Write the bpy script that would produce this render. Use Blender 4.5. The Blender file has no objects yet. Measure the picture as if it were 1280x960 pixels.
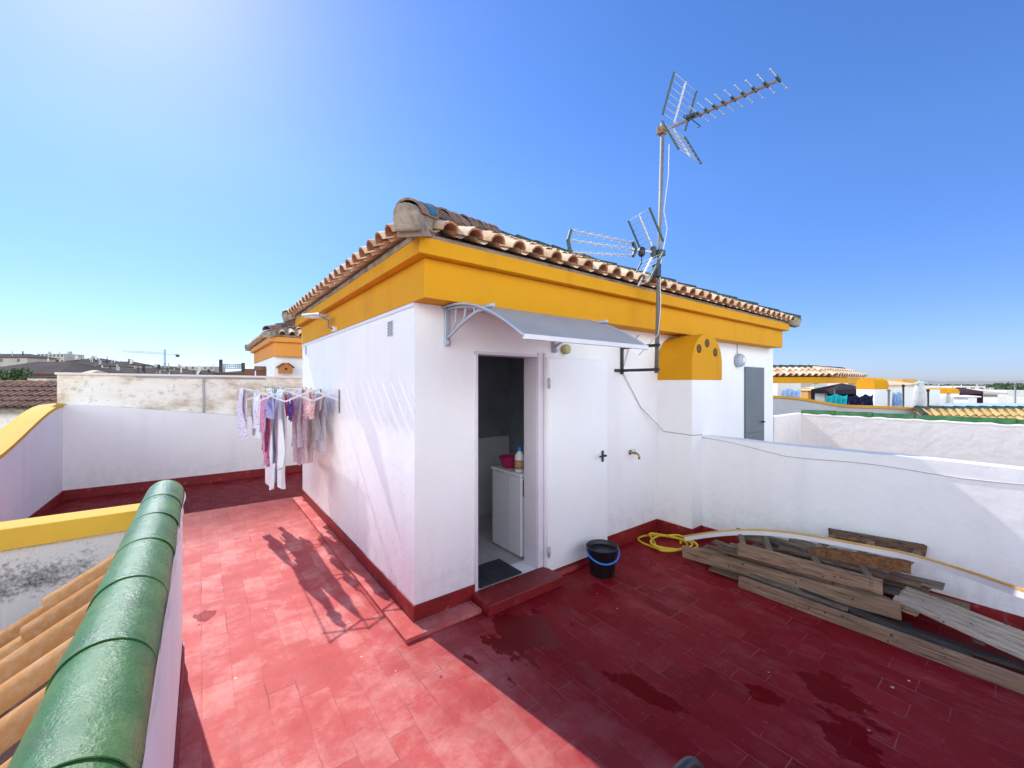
import bpy, bmesh, math, random
from mathutils import Vector, Matrix
R = math.radians
PI = math.pi
random.seed(7)
scene = bpy.context.scene
col = scene.collection

# ------------------------------------------------------------------ camera
F_PX, CX, CY, EYE = 504.0, 640.0, 479.0, 1.8
YAW = R(52.4)
FW = Vector((math.cos(YAW), math.sin(YAW), 0)); RT = Vector((math.sin(YAW), -math.cos(YAW), 0))
cam_d = bpy.data.cameras.new('camera'); cam = bpy.data.objects.new('camera', cam_d); col.objects.link(cam)
cam.location = (0, 0, EYE)
cam.rotation_euler = (R(90), 0, YAW - R(90))
cam_d.sensor_width = 36; cam_d.lens = 36 * F_PX / 1280
cam_d.shift_y = -1 / 1280
cam_d.clip_start = 0.02; cam_d.clip_end = 20000
scene.camera = cam

def at(px, py, d):
    """world point on the photo ray at forward depth d"""
    r = FW + RT * ((px - CX) / F_PX) + Vector((0, 0, (CY - py) / F_PX))
    return Vector((0, 0, EYE)) + r * d
def onz(px, py, z):
    r = FW + RT * ((px - CX) / F_PX) + Vector((0, 0, (CY - py) / F_PX))
    return Vector((0, 0, EYE)) + r * ((z - EYE) / r.z)

# ------------------------------------------------------------------ light
SX, SY, SZ = -0.145, 1.0, 0.93           # direction towards the sun
sdir = Vector((SX, SY, SZ)).normalized()
elev = math.asin(sdir.z); azim = math.atan2(sdir.x, sdir.y)
w = bpy.data.worlds.new('World'); scene.world = w; w.use_nodes = True
nt = w.node_tree
sky = nt.nodes.new('ShaderNodeTexSky'); sky.sky_type = 'NISHITA'; sky.sun_disc = False
sky.sun_elevation = elev; sky.sun_rotation = azim
sky.altitude = 0; sky.air_density = 1.0; sky.dust_density = 0.2; sky.ozone_density = 3.0
bg = nt.nodes['Background']; bg.inputs['Strength'].default_value = 0.15
hsv = nt.nodes.new('ShaderNodeHueSaturation'); hsv.inputs['Saturation'].default_value = 1.22; hsv.inputs['Value'].default_value = 1.33
nt.links.new(sky.outputs[0], hsv.inputs['Color'])
def wn(t, **kw):
    n = nt.nodes.new(t)
    for k_, v_ in kw.items(): setattr(n, k_, v_)
    return n
wl_ = nt.links.new
tcw = wn('ShaderNodeTexCoord'); sepw = wn('ShaderNodeSeparateXYZ'); wl_(tcw.outputs['Generated'], sepw.inputs[0])
# the thick air at the horizon is bluer and dimmer than the model's
hr = wn('ShaderNodeValToRGB'); e = hr.color_ramp.elements
e[0].position = 0.0; e[0].color = (0.44, 0.54, 0.98, 1); e[1].position = 0.42; e[1].color = (0.98, 0.92, 1.12, 1)
e2 = e.new(0.12); e2.color = (0.62, 0.66, 1.0, 1)
wl_(sepw.outputs[2], hr.inputs[0])
mu = wn('ShaderNodeMix', data_type='RGBA', blend_type='MULTIPLY'); mu.inputs[0].default_value = 1.0
wl_(hsv.outputs[0], mu.inputs[6]); wl_(hr.outputs[0], mu.inputs[7])
# added unseen cloud bank opposite the sun, fill light for the shaded walls
dotn = wn('ShaderNodeVectorMath', operation='DOT_PRODUCT'); wl_(tcw.outputs['Generated'], dotn.inputs[0]); dotn.inputs[1].default_value = (-0.50, -0.86, 0.08)
mr = wn('ShaderNodeMapRange', interpolation_type='SMOOTHSTEP'); mr.inputs[1].default_value = -0.02; mr.inputs[2].default_value = 0.38; wl_(dotn.outputs['Value'], mr.inputs[0])
cn = wn('ShaderNodeTexNoise'); cn.inputs['Scale'].default_value = 2.6; cn.inputs['Detail'].default_value = 7; wl_(tcw.outputs['Generated'], cn.inputs['Vector'])
cr_w = wn('ShaderNodeMapRange', interpolation_type='SMOOTHSTEP'); cr_w.inputs[1].default_value = 0.34; cr_w.inputs[2].default_value = 0.52; wl_(cn.outputs['Fac'], cr_w.inputs[0])
er = wn('ShaderNodeMapRange', interpolation_type='SMOOTHSTEP'); er.inputs[1].default_value = 0.30; er.inputs[2].default_value = 0.70; er.inputs[3].default_value = 1.0; er.inputs[4].default_value = 0.0; wl_(sepw.outputs[2], er.inputs[0])
m0 = wn('ShaderNodeMath', operation='MULTIPLY'); wl_(mr.outputs[0], m0.inputs[0]); wl_(er.outputs[0], m0.inputs[1])
mm = wn('ShaderNodeMath', operation='MULTIPLY'); wl_(m0.outputs[0], mm.inputs[0]); wl_(cr_w.outputs[0], mm.inputs[1])
cl = wn('ShaderNodeMix', data_type='RGBA'); wl_(mm.outputs[0], cl.inputs[0]); wl_(mu.outputs[2], cl.inputs[6]); cl.inputs[7].default_value = (22.5, 25.2, 25.0, 1)
wl_(cl.outputs[2], bg.inputs['Color'])
sl = bpy.data.lights.new('sun', 'SUN'); so = bpy.data.objects.new('sun', sl); col.objects.link(so)
sl.energy = 5.0; sl.angle = R(0.5); sl.color = (1.0, 0.97, 0.92)
so.rotation_euler = sdir.to_track_quat('Z', 'Y').to_euler()
so.location = (0, 30, 30)
scene.view_settings.view_transform = 'Standard'; scene.view_settings.look = 'None'
scene.view_settings.exposure = 0; scene.view_settings.gamma = 1
scene.cycles.max_bounces = 8; scene.cycles.diffuse_bounces = 5

# ------------------------------------------------------------------ materials
class N:
    def __init__(s, name):
        s.m = bpy.data.materials.new(name); s.m.use_nodes = True
        s.t = s.m.node_tree; s.b = s.t.nodes['Principled BSDF']
        s.tc = s.n('ShaderNodeTexCoord')
    def n(s, typ, **kw):
        n = s.t.nodes.new(typ)
        for k, v in kw.items(): setattr(n, k, v)
        return n
    def l(s, a, b): s.t.links.new(a, b)
    def noise(s, scale, detail=4, rough=0.55, stretch=None, out='Fac', vec=None):
        n = s.n('ShaderNodeTexNoise'); n.inputs['Scale'].default_value = scale
        n.inputs['Detail'].default_value = detail; n.inputs['Roughness'].default_value = rough
        v = vec or s.tc.outputs['Object']
        if stretch:
            mp = s.n('ShaderNodeMapping'); mp.inputs['Scale'].default_value = stretch
            s.l(v, mp.inputs[0]); v = mp.outputs[0]
        s.l(v, n.inputs['Vector'])
        return n.outputs[out]
    def ramp(s, fac, stops, interp='LINEAR'):
        n = s.n('ShaderNodeValToRGB'); n.color_ramp.interpolation = interp
        e = n.color_ramp.elements
        while len(e) < len(stops): e.new(0.5)
        for i, (p, c) in enumerate(stops):
            e[i].position = p
            e[i].color = (c, c, c, 1) if isinstance(c, (int, float)) else (c[0], c[1], c[2], 1)
        s.l(fac, n.inputs[0]); return n.outputs[0]
    def mix(s, fac, a, b, blend='MIX'):
        n = s.n('ShaderNodeMix', data_type='RGBA', blend_type=blend)
        for i, v in ((0, fac), (6, a), (7, b)):
            if isinstance(v, (int, float)): n.inputs[i].default_value = v
            elif isinstance(v, (tuple, list)): n.inputs[i].default_value = (v[0], v[1], v[2], 1)
            else: s.l(v, n.inputs[i])
        return n.outputs[2]
    def math(s, op, a, b=0.0):
        n = s.n('ShaderNodeMath', operation=op)
        for i, v in ((0, a), (1, b)):
            if isinstance(v, (int, float)): n.inputs[i].default_value = v
            else: s.l(v, n.inputs[i])
        return n.outputs[0]
    def bump(s, h, strength=0.3, dist=0.01, prev=None):
        n = s.n('ShaderNodeBump'); n.inputs['Strength'].default_value = strength; n.inputs['Distance'].default_value = dist
        s.l(h, n.inputs['Height'])
        if prev is not None: s.l(prev, n.inputs['Normal'])
        s.l(n.outputs[0], s.b.inputs['Normal']); return n.outputs[0]
    def color(s, c):
        if isinstance(c, tuple): s.b.inputs['Base Color'].default_value = (c[0], c[1], c[2], 1)
        else: s.l(c, s.b.inputs['Base Color'])
    def set(s, rough=None, metal=None, spec=None, **kw):
        if rough is not None:
            if isinstance(rough, (int, float)): s.b.inputs['Roughness'].default_value = rough
            else: s.l(rough, s.b.inputs['Roughness'])
        if metal is not None: s.b.inputs['Metallic'].default_value = metal
        if spec is not None: s.b.inputs['Specular IOR Level'].default_value = spec
        for k, v in kw.items(): s.b.inputs[k].default_value = v
        return s.m

M = {}
def simple(name, c, rough=0.6, metal=0.0, var=0.15, scale=6.0, bump=0.0, bscale=60.0, spec=0.5, dirt=None, **kw):
    """colour broken up by two noises; optional dirt colour and fine bump"""
    k = N(name)
    f = k.noise(scale, 5, 0.6)
    lo = tuple(x * (1 - var) for x in c); hi = tuple(min(1, x * (1 + var)) for x in c)
    cc = k.ramp(f, [(0.3, lo), (0.7, hi)])
    if dirt:
        g = k.ramp(k.noise(dirt[1], 6, 0.65), [(dirt[2], 0.0), (dirt[2] + 0.15, 1.0)])
        cc = k.mix(k.math('MULTIPLY', g, dirt[3]), cc, dirt[0])
    k.color(cc)
    if bump: k.bump(k.noise(bscale, 3, 0.5), bump, 0.01)
    M[name] = k.set(rough, metal, spec, **kw); return M[name]

def stucco(name, c, stain=(0.45, 0.42, 0.4), stain_amt=0.18, bump=0.35):
    k = N(name)
    base = k.ramp(k.noise(1.3, 4), [(0.3, tuple(x * 0.95 for x in c)), (0.7, c)])
    streak = k.ramp(k.noise(1.0, 6, 0.6, stretch=(3.5, 3.5, 0.5)), [(0.52, 0.0), (0.8, 1.0)])
    cc = k.mix(k.math('MULTIPLY', streak, stain_amt), base, stain)
    speck = k.ramp(k.noise(38, 2), [(0.7, 0.0), (0.78, 1.0)])
    cc = k.mix(k.math('MULTIPLY', speck, stain_amt * 0.9), cc, stain)
    sp = k.n('ShaderNodeSeparateXYZ'); k.l(k.tc.outputs['Object'], sp.inputs[0])
    low = k.n('ShaderNodeMapRange'); low.inputs[1].default_value = 0.62; low.inputs[2].default_value = 0.14; k.l(sp.outputs[2], low.inputs[0])
    spl = k.ramp(k.noise(9, 7, 0.72), [(0.45, 0.0), (0.70, 1.0)])
    cc = k.mix(k.math('MULTIPLY', k.math('MULTIPLY', low.outputs[0], spl), min(0.5, stain_amt * 2.6)), cc, (0.46, 0.36, 0.34))
    blot = k.ramp(k.noise(3.2, 7, 0.7), [(0.56, 0.0), (0.70, 1.0)])
    cc = k.mix(k.math('MULTIPLY', blot, stain_amt * 0.55), cc, tuple(x * 0.72 for x in c))
    k.color(cc)
    h1 = k.noise(130, 3, 0.6); h2 = k.noise(7, 3, 0.5)
    hh = k.math('ADD', k.math('MULTIPLY', h1, 0.35), k.math('MULTIPLY', h2, 1.6))
    k.bump(hh, bump, 0.012)
    M[name] = k.set(0.75, 0, 0.25); return M[name]

stucco('white_stucco', (0.90, 0.885, 0.89), stain_amt=0.12)
stucco('parapet_stucco', (0.88, 0.875, 0.88), bump=0.45, stain_amt=0.15)
stucco('lumpy_plaster', (0.88, 0.80, 0.77), bump=0.8, stain_amt=0.2)
stucco('grey_plaster', (0.50, 0.50, 0.52), bump=0.6, stain_amt=0.3)
stucco('ochre_paint', (0.69, 0.31, 0.005), stain=(0.40, 0.17, 0.01), stain_amt=0.42, bump=0.3)
stucco('yellow_paint', (0.74, 0.43, 0.05), stain=(0.45, 0.26, 0.07), stain_amt=0.3, bump=0.4)
stucco('orange_paint', (0.72, 0.30, 0.06), stain=(0.5, 0.2, 0.04), stain_amt=0.2, bump=0.3)

# stained old wall
k = N('stained_wall')
f = k.noise(0.9, 8, 0.68, stretch=(1.0, 1.0, 1.8))
cc = k.ramp(f, [(0.38, (0.93, 0.90, 0.83)), (0.50, (0.88, 0.81, 0.70)), (0.62, (0.50, 0.38, 0.26))])
g = k.ramp(k.noise(9, 6, 0.7), [(0.55, 0.0), (0.66, 1.0)])
cc = k.mix(k.math('MULTIPLY', g, 0.6), cc, (0.50, 0.41, 0.31))
k.color(cc); k.bump(k.noise(60, 4), 0.4, 0.01); M['stained_wall'] = k.set(0.85, 0, 0.2)
# mouldy plaster
k = N('mouldy_plaster')
f = k.noise(2.6, 8, 0.75); g = k.noise(60, 3, 0.7)
fz = k.n('ShaderNodeSeparateXYZ'); k.l(k.tc.outputs['Object'], fz.inputs[0])
fr_ = k.ramp(fz.outputs[2], [(0.70, 0.0), (0.80, 0.13), (0.86, 0.10), (0.95, -0.0)])
fac = k.math('ADD', k.math('ADD', k.math('MULTIPLY', f, 0.62), k.math('MULTIPLY', g, 0.26)), fr_)
cc = k.ramp(fac, [(0.50, (0.66, 0.62, 0.61)), (0.57, (0.34, 0.315, 0.315)), (0.65, (0.05, 0.05, 0.045))])
k.color(cc); k.bump(g, 0.5, 0.01); M['mouldy_plaster'] = k.set(0.9, 0, 0.2)

# painted red terrace tiles
k = N('red_tile_floor')
mp = k.n('ShaderNodeMapping'); mp.inputs['Rotation'].default_value = (0, 0, R(90)); k.l(k.tc.outputs['Object'], mp.inputs[0])
wob = k.n('ShaderNodeMix', data_type='RGBA', blend_type='LINEAR_LIGHT'); wob.inputs[0].default_value = 0.008
k.l(mp.outputs[0], wob.inputs[6]); k.l(k.noise(5, 2, out='Color'), wob.inputs[7])
br = k.n('ShaderNodeTexBrick'); br.offset = 0.5
for nme, v in (('Scale', 1.0), ('Mortar Size', 0.0035), ('Mortar Smooth', 0.35), ('Bias', 0.0), ('Brick Width', 0.285), ('Row Height', 0.150)):
    br.inputs[nme].default_value = v
br.inputs['Color1'].default_value = (0, 0, 0, 1); br.inputs['Color2'].default_value = (1, 1, 1, 1); br.inputs['Mortar'].default_value = (0.5, 0.5, 0.5, 1)
k.l(wob.outputs[2], br.inputs['Vector'])
tilev = br.outputs['Color']; mort = br.outputs['Fac']
cc = k.ramp(tilev, [(0.0, (0.195, 0.004, 0.009)), (0.5, (0.235, 0.006, 0.012)), (1.0, (0.275, 0.013, 0.018))])
big = k.noise(0.9, 5, 0.6)
cc = k.mix(k.ramp(big, [(0.35, 0.0), (0.7, 0.5)]), cc, (0.26, 0.014, 0.018))
# sunlit walkway along the hut: light painted in as paler, chalky tone, fading outwards
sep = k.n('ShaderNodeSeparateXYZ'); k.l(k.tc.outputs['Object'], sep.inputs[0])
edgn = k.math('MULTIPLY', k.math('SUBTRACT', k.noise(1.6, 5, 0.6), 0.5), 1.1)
sunlit_x = k.ramp(k.math('ADD', sep.outputs[0], edgn), [(0.0, 1.0), (1.0, 0.0)])
sunlit_x = k.n('ShaderNodeMapRange'); sunlit_x.inputs[1].default_value = 0.95; sunlit_x.inputs[2].default_value = 1.75; sunlit_x.inputs[3].default_value = 1.0; sunlit_x.inputs[4].default_value = 0.0
k.l(k.math('ADD', sep.outputs[0], edgn), sunlit_x.inputs[0])
sunlit_y = k.n('ShaderNodeMapRange'); sunlit_y.inputs[1].default_value = 5.5; sunlit_y.inputs[2].default_value = 6.7; sunlit_y.inputs[3].default_value = 1.0; sunlit_y.inputs[4].default_value = 0.0
k.l(k.math('ADD', sep.outputs[1], edgn), sunlit_y.inputs[0])
sunlit_zone = k.math('MULTIPLY', sunlit_x.outputs[0], sunlit_y.outputs[0])
sunlit_chalk = k.ramp(k.math('ADD', k.math('MULTIPLY', tilev, 0.12), k.math('MULTIPLY', k.noise(2.7, 9, 0.74), 0.88)), [(0.28, (0.50, 0.080, 0.074)), (0.48, (0.60, 0.125, 0.112)), (0.64, (0.74, 0.29, 0.25))])
cc = k.mix(k.math('MULTIPLY', sunlit_zone, 0.9), cc, sunlit_chalk)
chalk = k.noise(2.3, 9, 0.72, stretch=(2.2, 1.0, 1.0))
cc = k.mix(k.math('MULTIPLY', k.ramp(chalk, [(0.50, 0.0), (0.74, 1.0)]), 0.38), cc, (0.40, 0.13, 0.12))
scuff = k.noise(14, 8, 0.75, stretch=(2.6, 1.0, 1.0))
cc = k.mix(k.math('MULTIPLY', k.ramp(scuff, [(0.58, 0.0), (0.70, 1.0)]), 0.38), cc, (0.46, 0.20, 0.18))
edge = k.math('MULTIPLY', mort, k.ramp(k.noise(3.2, 4), [(0.45, 0.02), (0.62, 0.9)]))
cc = k.mix(k.math('MULTIPLY', edge, 0.42), cc, (0.46, 0.19, 0.17))
dark_edge = k.math('MULTIPLY', mort, k.ramp(k.noise(2.1, 3), [(0.52, 0.0), (0.66, 0.5)]))
cc = k.mix(dark_edge, cc, (0.07, 0.010, 0.012))
vo = k.n('ShaderNodeTexVoronoi'); vo.inputs['Scale'].default_value = 5.2; vo.inputs['Randomness'].default_value = 1.0
k.l(k.tc.outputs['Object'], vo.inputs['Vector'])
fl = k.math('LESS_THAN', k.math('ADD', vo.outputs['Distance'], k.math('MULTIPLY', k.noise(40, 3), 0.09)), 0.085)
fl = k.math('MULTIPLY', fl, k.ramp(k.noise(1.3, 2), [(0.44, 0.0), (0.5, 1.0)]))
cc = k.mix(k.math('MULTIPLY', fl, 0.8), cc, (0.72, 0.64, 0.58))
# wet patches: noise islands, denser by the doorway where water was thrown
def blob(px, py, rx, ry):
    dx = k.math('DIVIDE', k.math('SUBTRACT', sep.outputs[0], px), rx); dy = k.math('DIVIDE', k.math('SUBTRACT', sep.outputs[1], py), ry)
    return k.math('SQRT', k.math('ADD', k.math('MULTIPLY', dx, dx), k.math('MULTIPLY', dy, dy)))
wn = k.noise(2.9, 7, 0.62, stretch=(1.7, 0.8, 1.0))
near = k.math('MINIMUM', blob(1.80, 2.22, 0.33, 0.27), k.math('MINIMUM', blob(2.95, 0.72, 0.18, 0.14), blob(2.55, 0.95, 0.15, 0.09)))
near = k.math('MINIMUM', near, k.math('MINIMUM', blob(2.62, 0.55, 0.20, 0.09), k.math('MINIMUM', blob(1.72, 0.72, 0.16, 0.18), blob(2.05, 1.35, 0.07, 0.28))))
wet = k.math('SUBTRACT', k.math('ADD', k.math('MULTIPLY', wn, 1.9), -0.17), k.math('MULTIPLY', near, 0.30))
wet = k.ramp(wet, [(0.53, 0.0), (0.55, 1.0)])
cc = k.mix(k.math('MULTIPLY', wet, 0.8), cc, (0.155, 0.002, 0.004))
# bare spot where the paint peeled
bs = k.math('ADD', blob(0.02, 3.9, 0.075, 0.12), k.math('MULTIPLY', k.math('SUBTRACT', k.noise(9, 4), 0.5), 2.2))
bsf = k.ramp(bs, [(0.80, 1.0), (0.86, 0.0)])
cc = k.mix(bsf, cc, (0.30, 0.02, 0.02))
k.color(cc)
rg = k.ramp(k.noise(6, 5), [(0.3, 0.42), (0.7, 0.62)])
rgn = k.n('ShaderNodeMix', data_type='FLOAT'); k.l(wet, rgn.inputs[0]); k.l(rg, rgn.inputs[2]); rgn.inputs[3].default_value = 0.24
hh = k.math('ADD', k.math('MULTIPLY', k.math('SUBTRACT', 1.0, mort), 0.9), k.math('MULTIPLY', k.noise(55, 4), 0.25))
hh = k.math('ADD', hh, k.math('MULTIPLY', tilev, 0.35))
dry = k.math('SUBTRACT', 1.0, k.math('MULTIPLY', wet, 0.85))
bp = k.n('ShaderNodeBump'); bp.inputs['Distance'].default_value = 0.006; k.l(k.math('MULTIPLY', dry, 0.42), bp.inputs['Strength'])
k.l(hh, bp.inputs['Height']); k.l(bp.outputs[0], k.b.inputs['Normal'])
k.set(None, 0, None); k.l(k.math('ADD', k.math('MULTIPLY', k.math('SUBTRACT', 1.0, wet), 0.08), k.math('MULTIPLY', wet, k.ramp(blob(1.80, 2.22, 0.36, 0.30), [(0.9, 0.14), (1.0, 0.015)]))), k.b.inputs['Specular IOR Level']); k.l(rgn.outputs[0], k.b.inputs['Roughness']); M['red_tile_floor'] = k.m

simple('red_paint', (0.23, 0.010, 0.012), 0.5, var=0.25, scale=5, bump=0.4, bscale=45, dirt=((0.42, 0.2, 0.18), 12, 0.58, 0.5))
# clay roof tiles, each one its own tone
def clay(name, stops, dirtc=(0.10, 0.075, 0.06), amt=0.45, rough=0.85):
    k = N(name)
    g = k.n('ShaderNodeNewGeometry')
    cc = k.ramp(g.outputs['Random Per Island'], stops)
    d = k.ramp(k.noise(5.5, 7, 0.7), [(0.5, 0.0), (0.72, 1.0)])
    cc = k.mix(k.math('MULTIPLY', d, amt), cc, dirtc)
    cc = k.mix(k.math('MULTIPLY', k.ramp(k.noise(45, 3), [(0.45, 0.0), (0.7, 1.0)]), 0.25), cc, (0.62, 0.5, 0.38))
    k.color(cc); k.bump(k.noise(70, 4), 0.35, 0.006); M[name] = k.set(rough, 0, 0.12)
clay('clay_tile', [(0, (0.60, 0.37, 0.22)), (0.5, (0.74, 0.53, 0.35)), (1, (0.82, 0.66, 0.47))])
clay('clay_end', [(0, (0.30, 0.13, 0.075)), (1, (0.42, 0.20, 0.12))], amt=0.4)  # terracotta tile ends, darkened for the shade inside the arches
clay('tan_clay', [(0, (0.42, 0.185, 0.065)), (1, (0.54, 0.26, 0.10))], amt=0.12)
clay('shaded_channel_clay', [(0, (0.20, 0.075, 0.03)), (1, (0.28, 0.115, 0.045))], amt=0.4)  # shade between the tan tiles, painted as a darker clay
clay('dark_clay', [(0, (0.15, 0.075, 0.055)), (1, (0.26, 0.13, 0.09))], amt=0.5)
clay('yellow_clay', [(0, (0.62, 0.38, 0.13)), (1, (0.72, 0.50, 0.2))], amt=0.15)
clay('stained_ridge', [(0, (0.10, 0.07, 0.055)), (0.5, (0.20, 0.11, 0.085)), (1, (0.27, 0.15, 0.11))], amt=0.6, dirtc=(0.05, 0.05, 0.045))
clay('green_ridge', [(0, (0.008, 0.035, 0.026)), (1, (0.022, 0.07, 0.05))], amt=0.5, dirtc=(0.06, 0.055, 0.045), rough=0.45)
simple('teal_glaze', (0.01, 0.12, 0.16), 0.3, var=0.3, scale=9)
simple('mortar', (0.33, 0.27, 0.21), 0.95, var=0.3, scale=9, bump=0.9, bscale=40, dirt=((0.10, 0.09, 0.075), 6, 0.5, 0.7))
# glazed green ridge tiles in the foreground
k = N('green_glaze')
g1 = k.noise(5, 6, 0.65); g2 = k.noise(34, 4, 0.7, stretch=(1, 0.45, 1))
cc = k.ramp(g1, [(0.32, (0.018, 0.100, 0.018)), (0.52, (0.040, 0.170, 0.038)), (0.72, (0.11, 0.23, 0.060))])
cc = k.mix(k.math('MULTIPLY', k.ramp(g2, [(0.5, 0.0), (0.72, 1.0)]), 0.5), cc, (0.15, 0.24, 0.09))
cc = k.mix(k.math('MULTIPLY', k.ramp(k.noise(120, 2), [(0.68, 0.0), (0.76, 1.0)]), 0.25), cc, (0.40, 0.44, 0.33))
cc = k.mix(k.math('MULTIPLY', k.ramp(k.noise(6.5, 8, 0.75), [(0.56, 0.0), (0.68, 1.0)]), 0.55), cc, (0.095, 0.10, 0.05))
k.color(cc)
k.bump(k.math('ADD', k.noise(16, 5, 0.65), k.math('MULTIPLY', k.noise(95, 5, 0.7), 0.7)), 0.75, 0.006)
M['green_glaze'] = k.set(k.ramp(k.noise(9, 4), [(0.3, 0.22), (0.7, 0.46)]), 0, 0.55)

simple('door_paint', (0.90, 0.90, 0.91), 0.38, var=0.02, scale=2, bump=0.05, bscale=25, dirt=((0.5, 0.48, 0.46), 7, 0.66, 0.25))
simple('grey_door', (0.13, 0.15, 0.17), 0.5, var=0.1, scale=3)
simple('jamb_paint', (0.72, 0.68, 0.74), 0.5, var=0.04)
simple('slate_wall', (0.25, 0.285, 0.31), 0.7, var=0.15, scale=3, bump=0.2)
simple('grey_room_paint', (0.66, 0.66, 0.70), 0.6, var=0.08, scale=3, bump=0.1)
simple('room_floor', (0.45, 0.42, 0.42), 0.35, var=0.15, scale=5)
simple('ceiling_paint', (0.5, 0.5, 0.5), 0.8)
simple('appliance_white', (0.72, 0.73, 0.75), 0.3, var=0.02)
simple('appliance_dark', (0.02, 0.02, 0.025), 0.3)
simple('magenta_plastic', (0.42, 0.015, 0.10), 0.35, var=0.08)
simple('bottle_white', (0.75, 0.74, 0.72), 0.3, var=0.04)
simple('label_orange', (0.42, 0.25, 0.12), 0.5, var=0.4, scale=40)
simple('mat_black', (0.035, 0.035, 0.04), 0.95, var=0.5, scale=60, bump=0.9, bscale=200)
simple('black_metal', (0.02, 0.02, 0.022), 0.45, var=0.3, scale=20)
simple('black_plastic', (0.014, 0.015, 0.019), 0.42, var=0.2, scale=10, bump=0.05, bscale=90)
simple('blue_plastic', (0.02, 0.22, 0.72), 0.4, var=0.1)
simple('yellow_hose', (0.72, 0.53, 0.02), 0.38, var=0.12, scale=14)
simple('galvanised', (0.22, 0.22, 0.225), 0.6, metal=0.35, var=0.15, scale=25)
simple('aluminium', (0.52, 0.53, 0.55), 0.55, metal=0.4, var=0.1, scale=25)
simple('rust_steel', (0.30, 0.18, 0.11), 0.7, metal=0.3, var=0.4, scale=40)
simple('dark_green_plastic', (0.02, 0.06, 0.05), 0.5)
simple('green_matt', (0.03, 0.13, 0.035), 0.5, var=0.4, scale=7, dirt=((0.12, 0.13, 0.06), 9, 0.5, 0.5))
simple('vent_brown', (0.12, 0.065, 0.015), 0.8, var=0.5, scale=30)
simple('chrome', (0.7, 0.7, 0.7), 0.18, metal=1.0, var=0.05)
simple('brass_dull', (0.34, 0.26, 0.13), 0.4, metal=0.9, var=0.2, scale=40)
simple('grey_bracket', (0.40, 0.44, 0.52), 0.4, var=0.06)
simple('white_cable', (0.68, 0.68, 0.68), 0.5, var=0.05)
simple('grey_cable', (0.46, 0.46, 0.48), 0.6, var=0.1)
simple('white_coat', (0.72, 0.72, 0.75), 0.35, var=0.05)
simple('lens_glass', (0.80, 0.80, 0.76), 0.2, var=0.1, scale=60)
simple('dark_hole', (0.035, 0.025, 0.015), 0.9)
simple('vent_grey', (0.42, 0.42, 0.46), 0.6, var=0.05)
simple('yellow_round', (0.50, 0.47, 0.20), 0.5, var=0.1)
k = N('awning_sheet'); k.color(k.ramp(k.noise(3, 3), [(0.3, (0.44, 0.41, 0.395)), (0.7, (0.52, 0.48, 0.465))]))
k.set(0.55, 0, 0.3); k.b.inputs['Transmission Weight'].default_value = 0.25
M['awning_sheet'] = k.m

def wood(name, a, b, cdark, scale=1.0):
    k = N(name)
    g = k.n('ShaderNodeNewGeometry')
    gr = k.noise(9 * scale, 8, 0.65, stretch=(6, 0.35, 6))
    cc = k.ramp(gr, [(0.3, cdark), (0.48, a), (0.72, b)])
    cc = k.mix(k.math('MULTIPLY', k.ramp(k.noise(3, 5), [(0.45, 0), (0.7, 1)]), 0.4), cc, tuple(x * 0.55 for x in a))
    vo = k.n('ShaderNodeTexVoronoi'); vo.inputs['Scale'].default_value = 6.5; k.l(k.tc.outputs['Object'], vo.inputs['Vector'])
    kn = k.math('LESS_THAN', vo.outputs['Distance'], 0.065)
    cc = k.mix(k.math('MULTIPLY', kn, 0.8), cc, (0.05, 0.025, 0.015))
    v2 = k.n('ShaderNodeTexVoronoi'); v2.inputs['Scale'].default_value = 15; k.l(k.tc.outputs['Object'], v2.inputs['Vector'])
    cc = k.mix(k.math('MULTIPLY', k.math('LESS_THAN', v2.outputs['Distance'], 0.10), 0.85), cc, (0.03, 0.02, 0.016))
    wt = k.ramp(k.noise(5.5, 8, 0.75, stretch=(2.5, 0.5, 2.5)), [(0.54, 0.0), (0.68, 1.0)])
    cc = k.mix(k.math('MULTIPLY', wt, 0.5), cc, cdark)
    k.color(cc); k.bump(gr, 0.7, 0.008); M[name] = k.set(0.85, 0, 0.12)
wood('weathered_wood', (0.29, 0.19, 0.125), (0.42, 0.30, 0.21), (0.10, 0.06, 0.04))
wood('grey_wood', (0.21, 0.16, 0.12), (0.33, 0.26, 0.20), (0.08, 0.065, 0.055))
wood('brown_wood', (0.20, 0.095, 0.045), (0.32, 0.18, 0.10), (0.07, 0.03, 0.018), 1.4)
wood('old_brown_wood', (0.15, 0.09, 0.06), (0.27, 0.18, 0.125), (0.05, 0.03, 0.02))
wood('pale_wood', (0.50, 0.41, 0.31), (0.62, 0.53, 0.42), (0.26, 0.20, 0.14))
wood('dark_wood', (0.085, 0.065, 0.055), (0.16, 0.125, 0.10), (0.03, 0.025, 0.022))
simple('hut_wood', (0.45, 0.17, 0.035), 0.6, var=0.25, scale=30)
simple('hut_wood_dark', (0.16, 0.06, 0.03), 0.7, var=0.25, scale=30)
simple('strip_white', (0.78, 0.78, 0.80), 0.35, var=0.04)
simple('strip_yellow', (0.70, 0.42, 0.10), 0.4, var=0.1)

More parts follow.
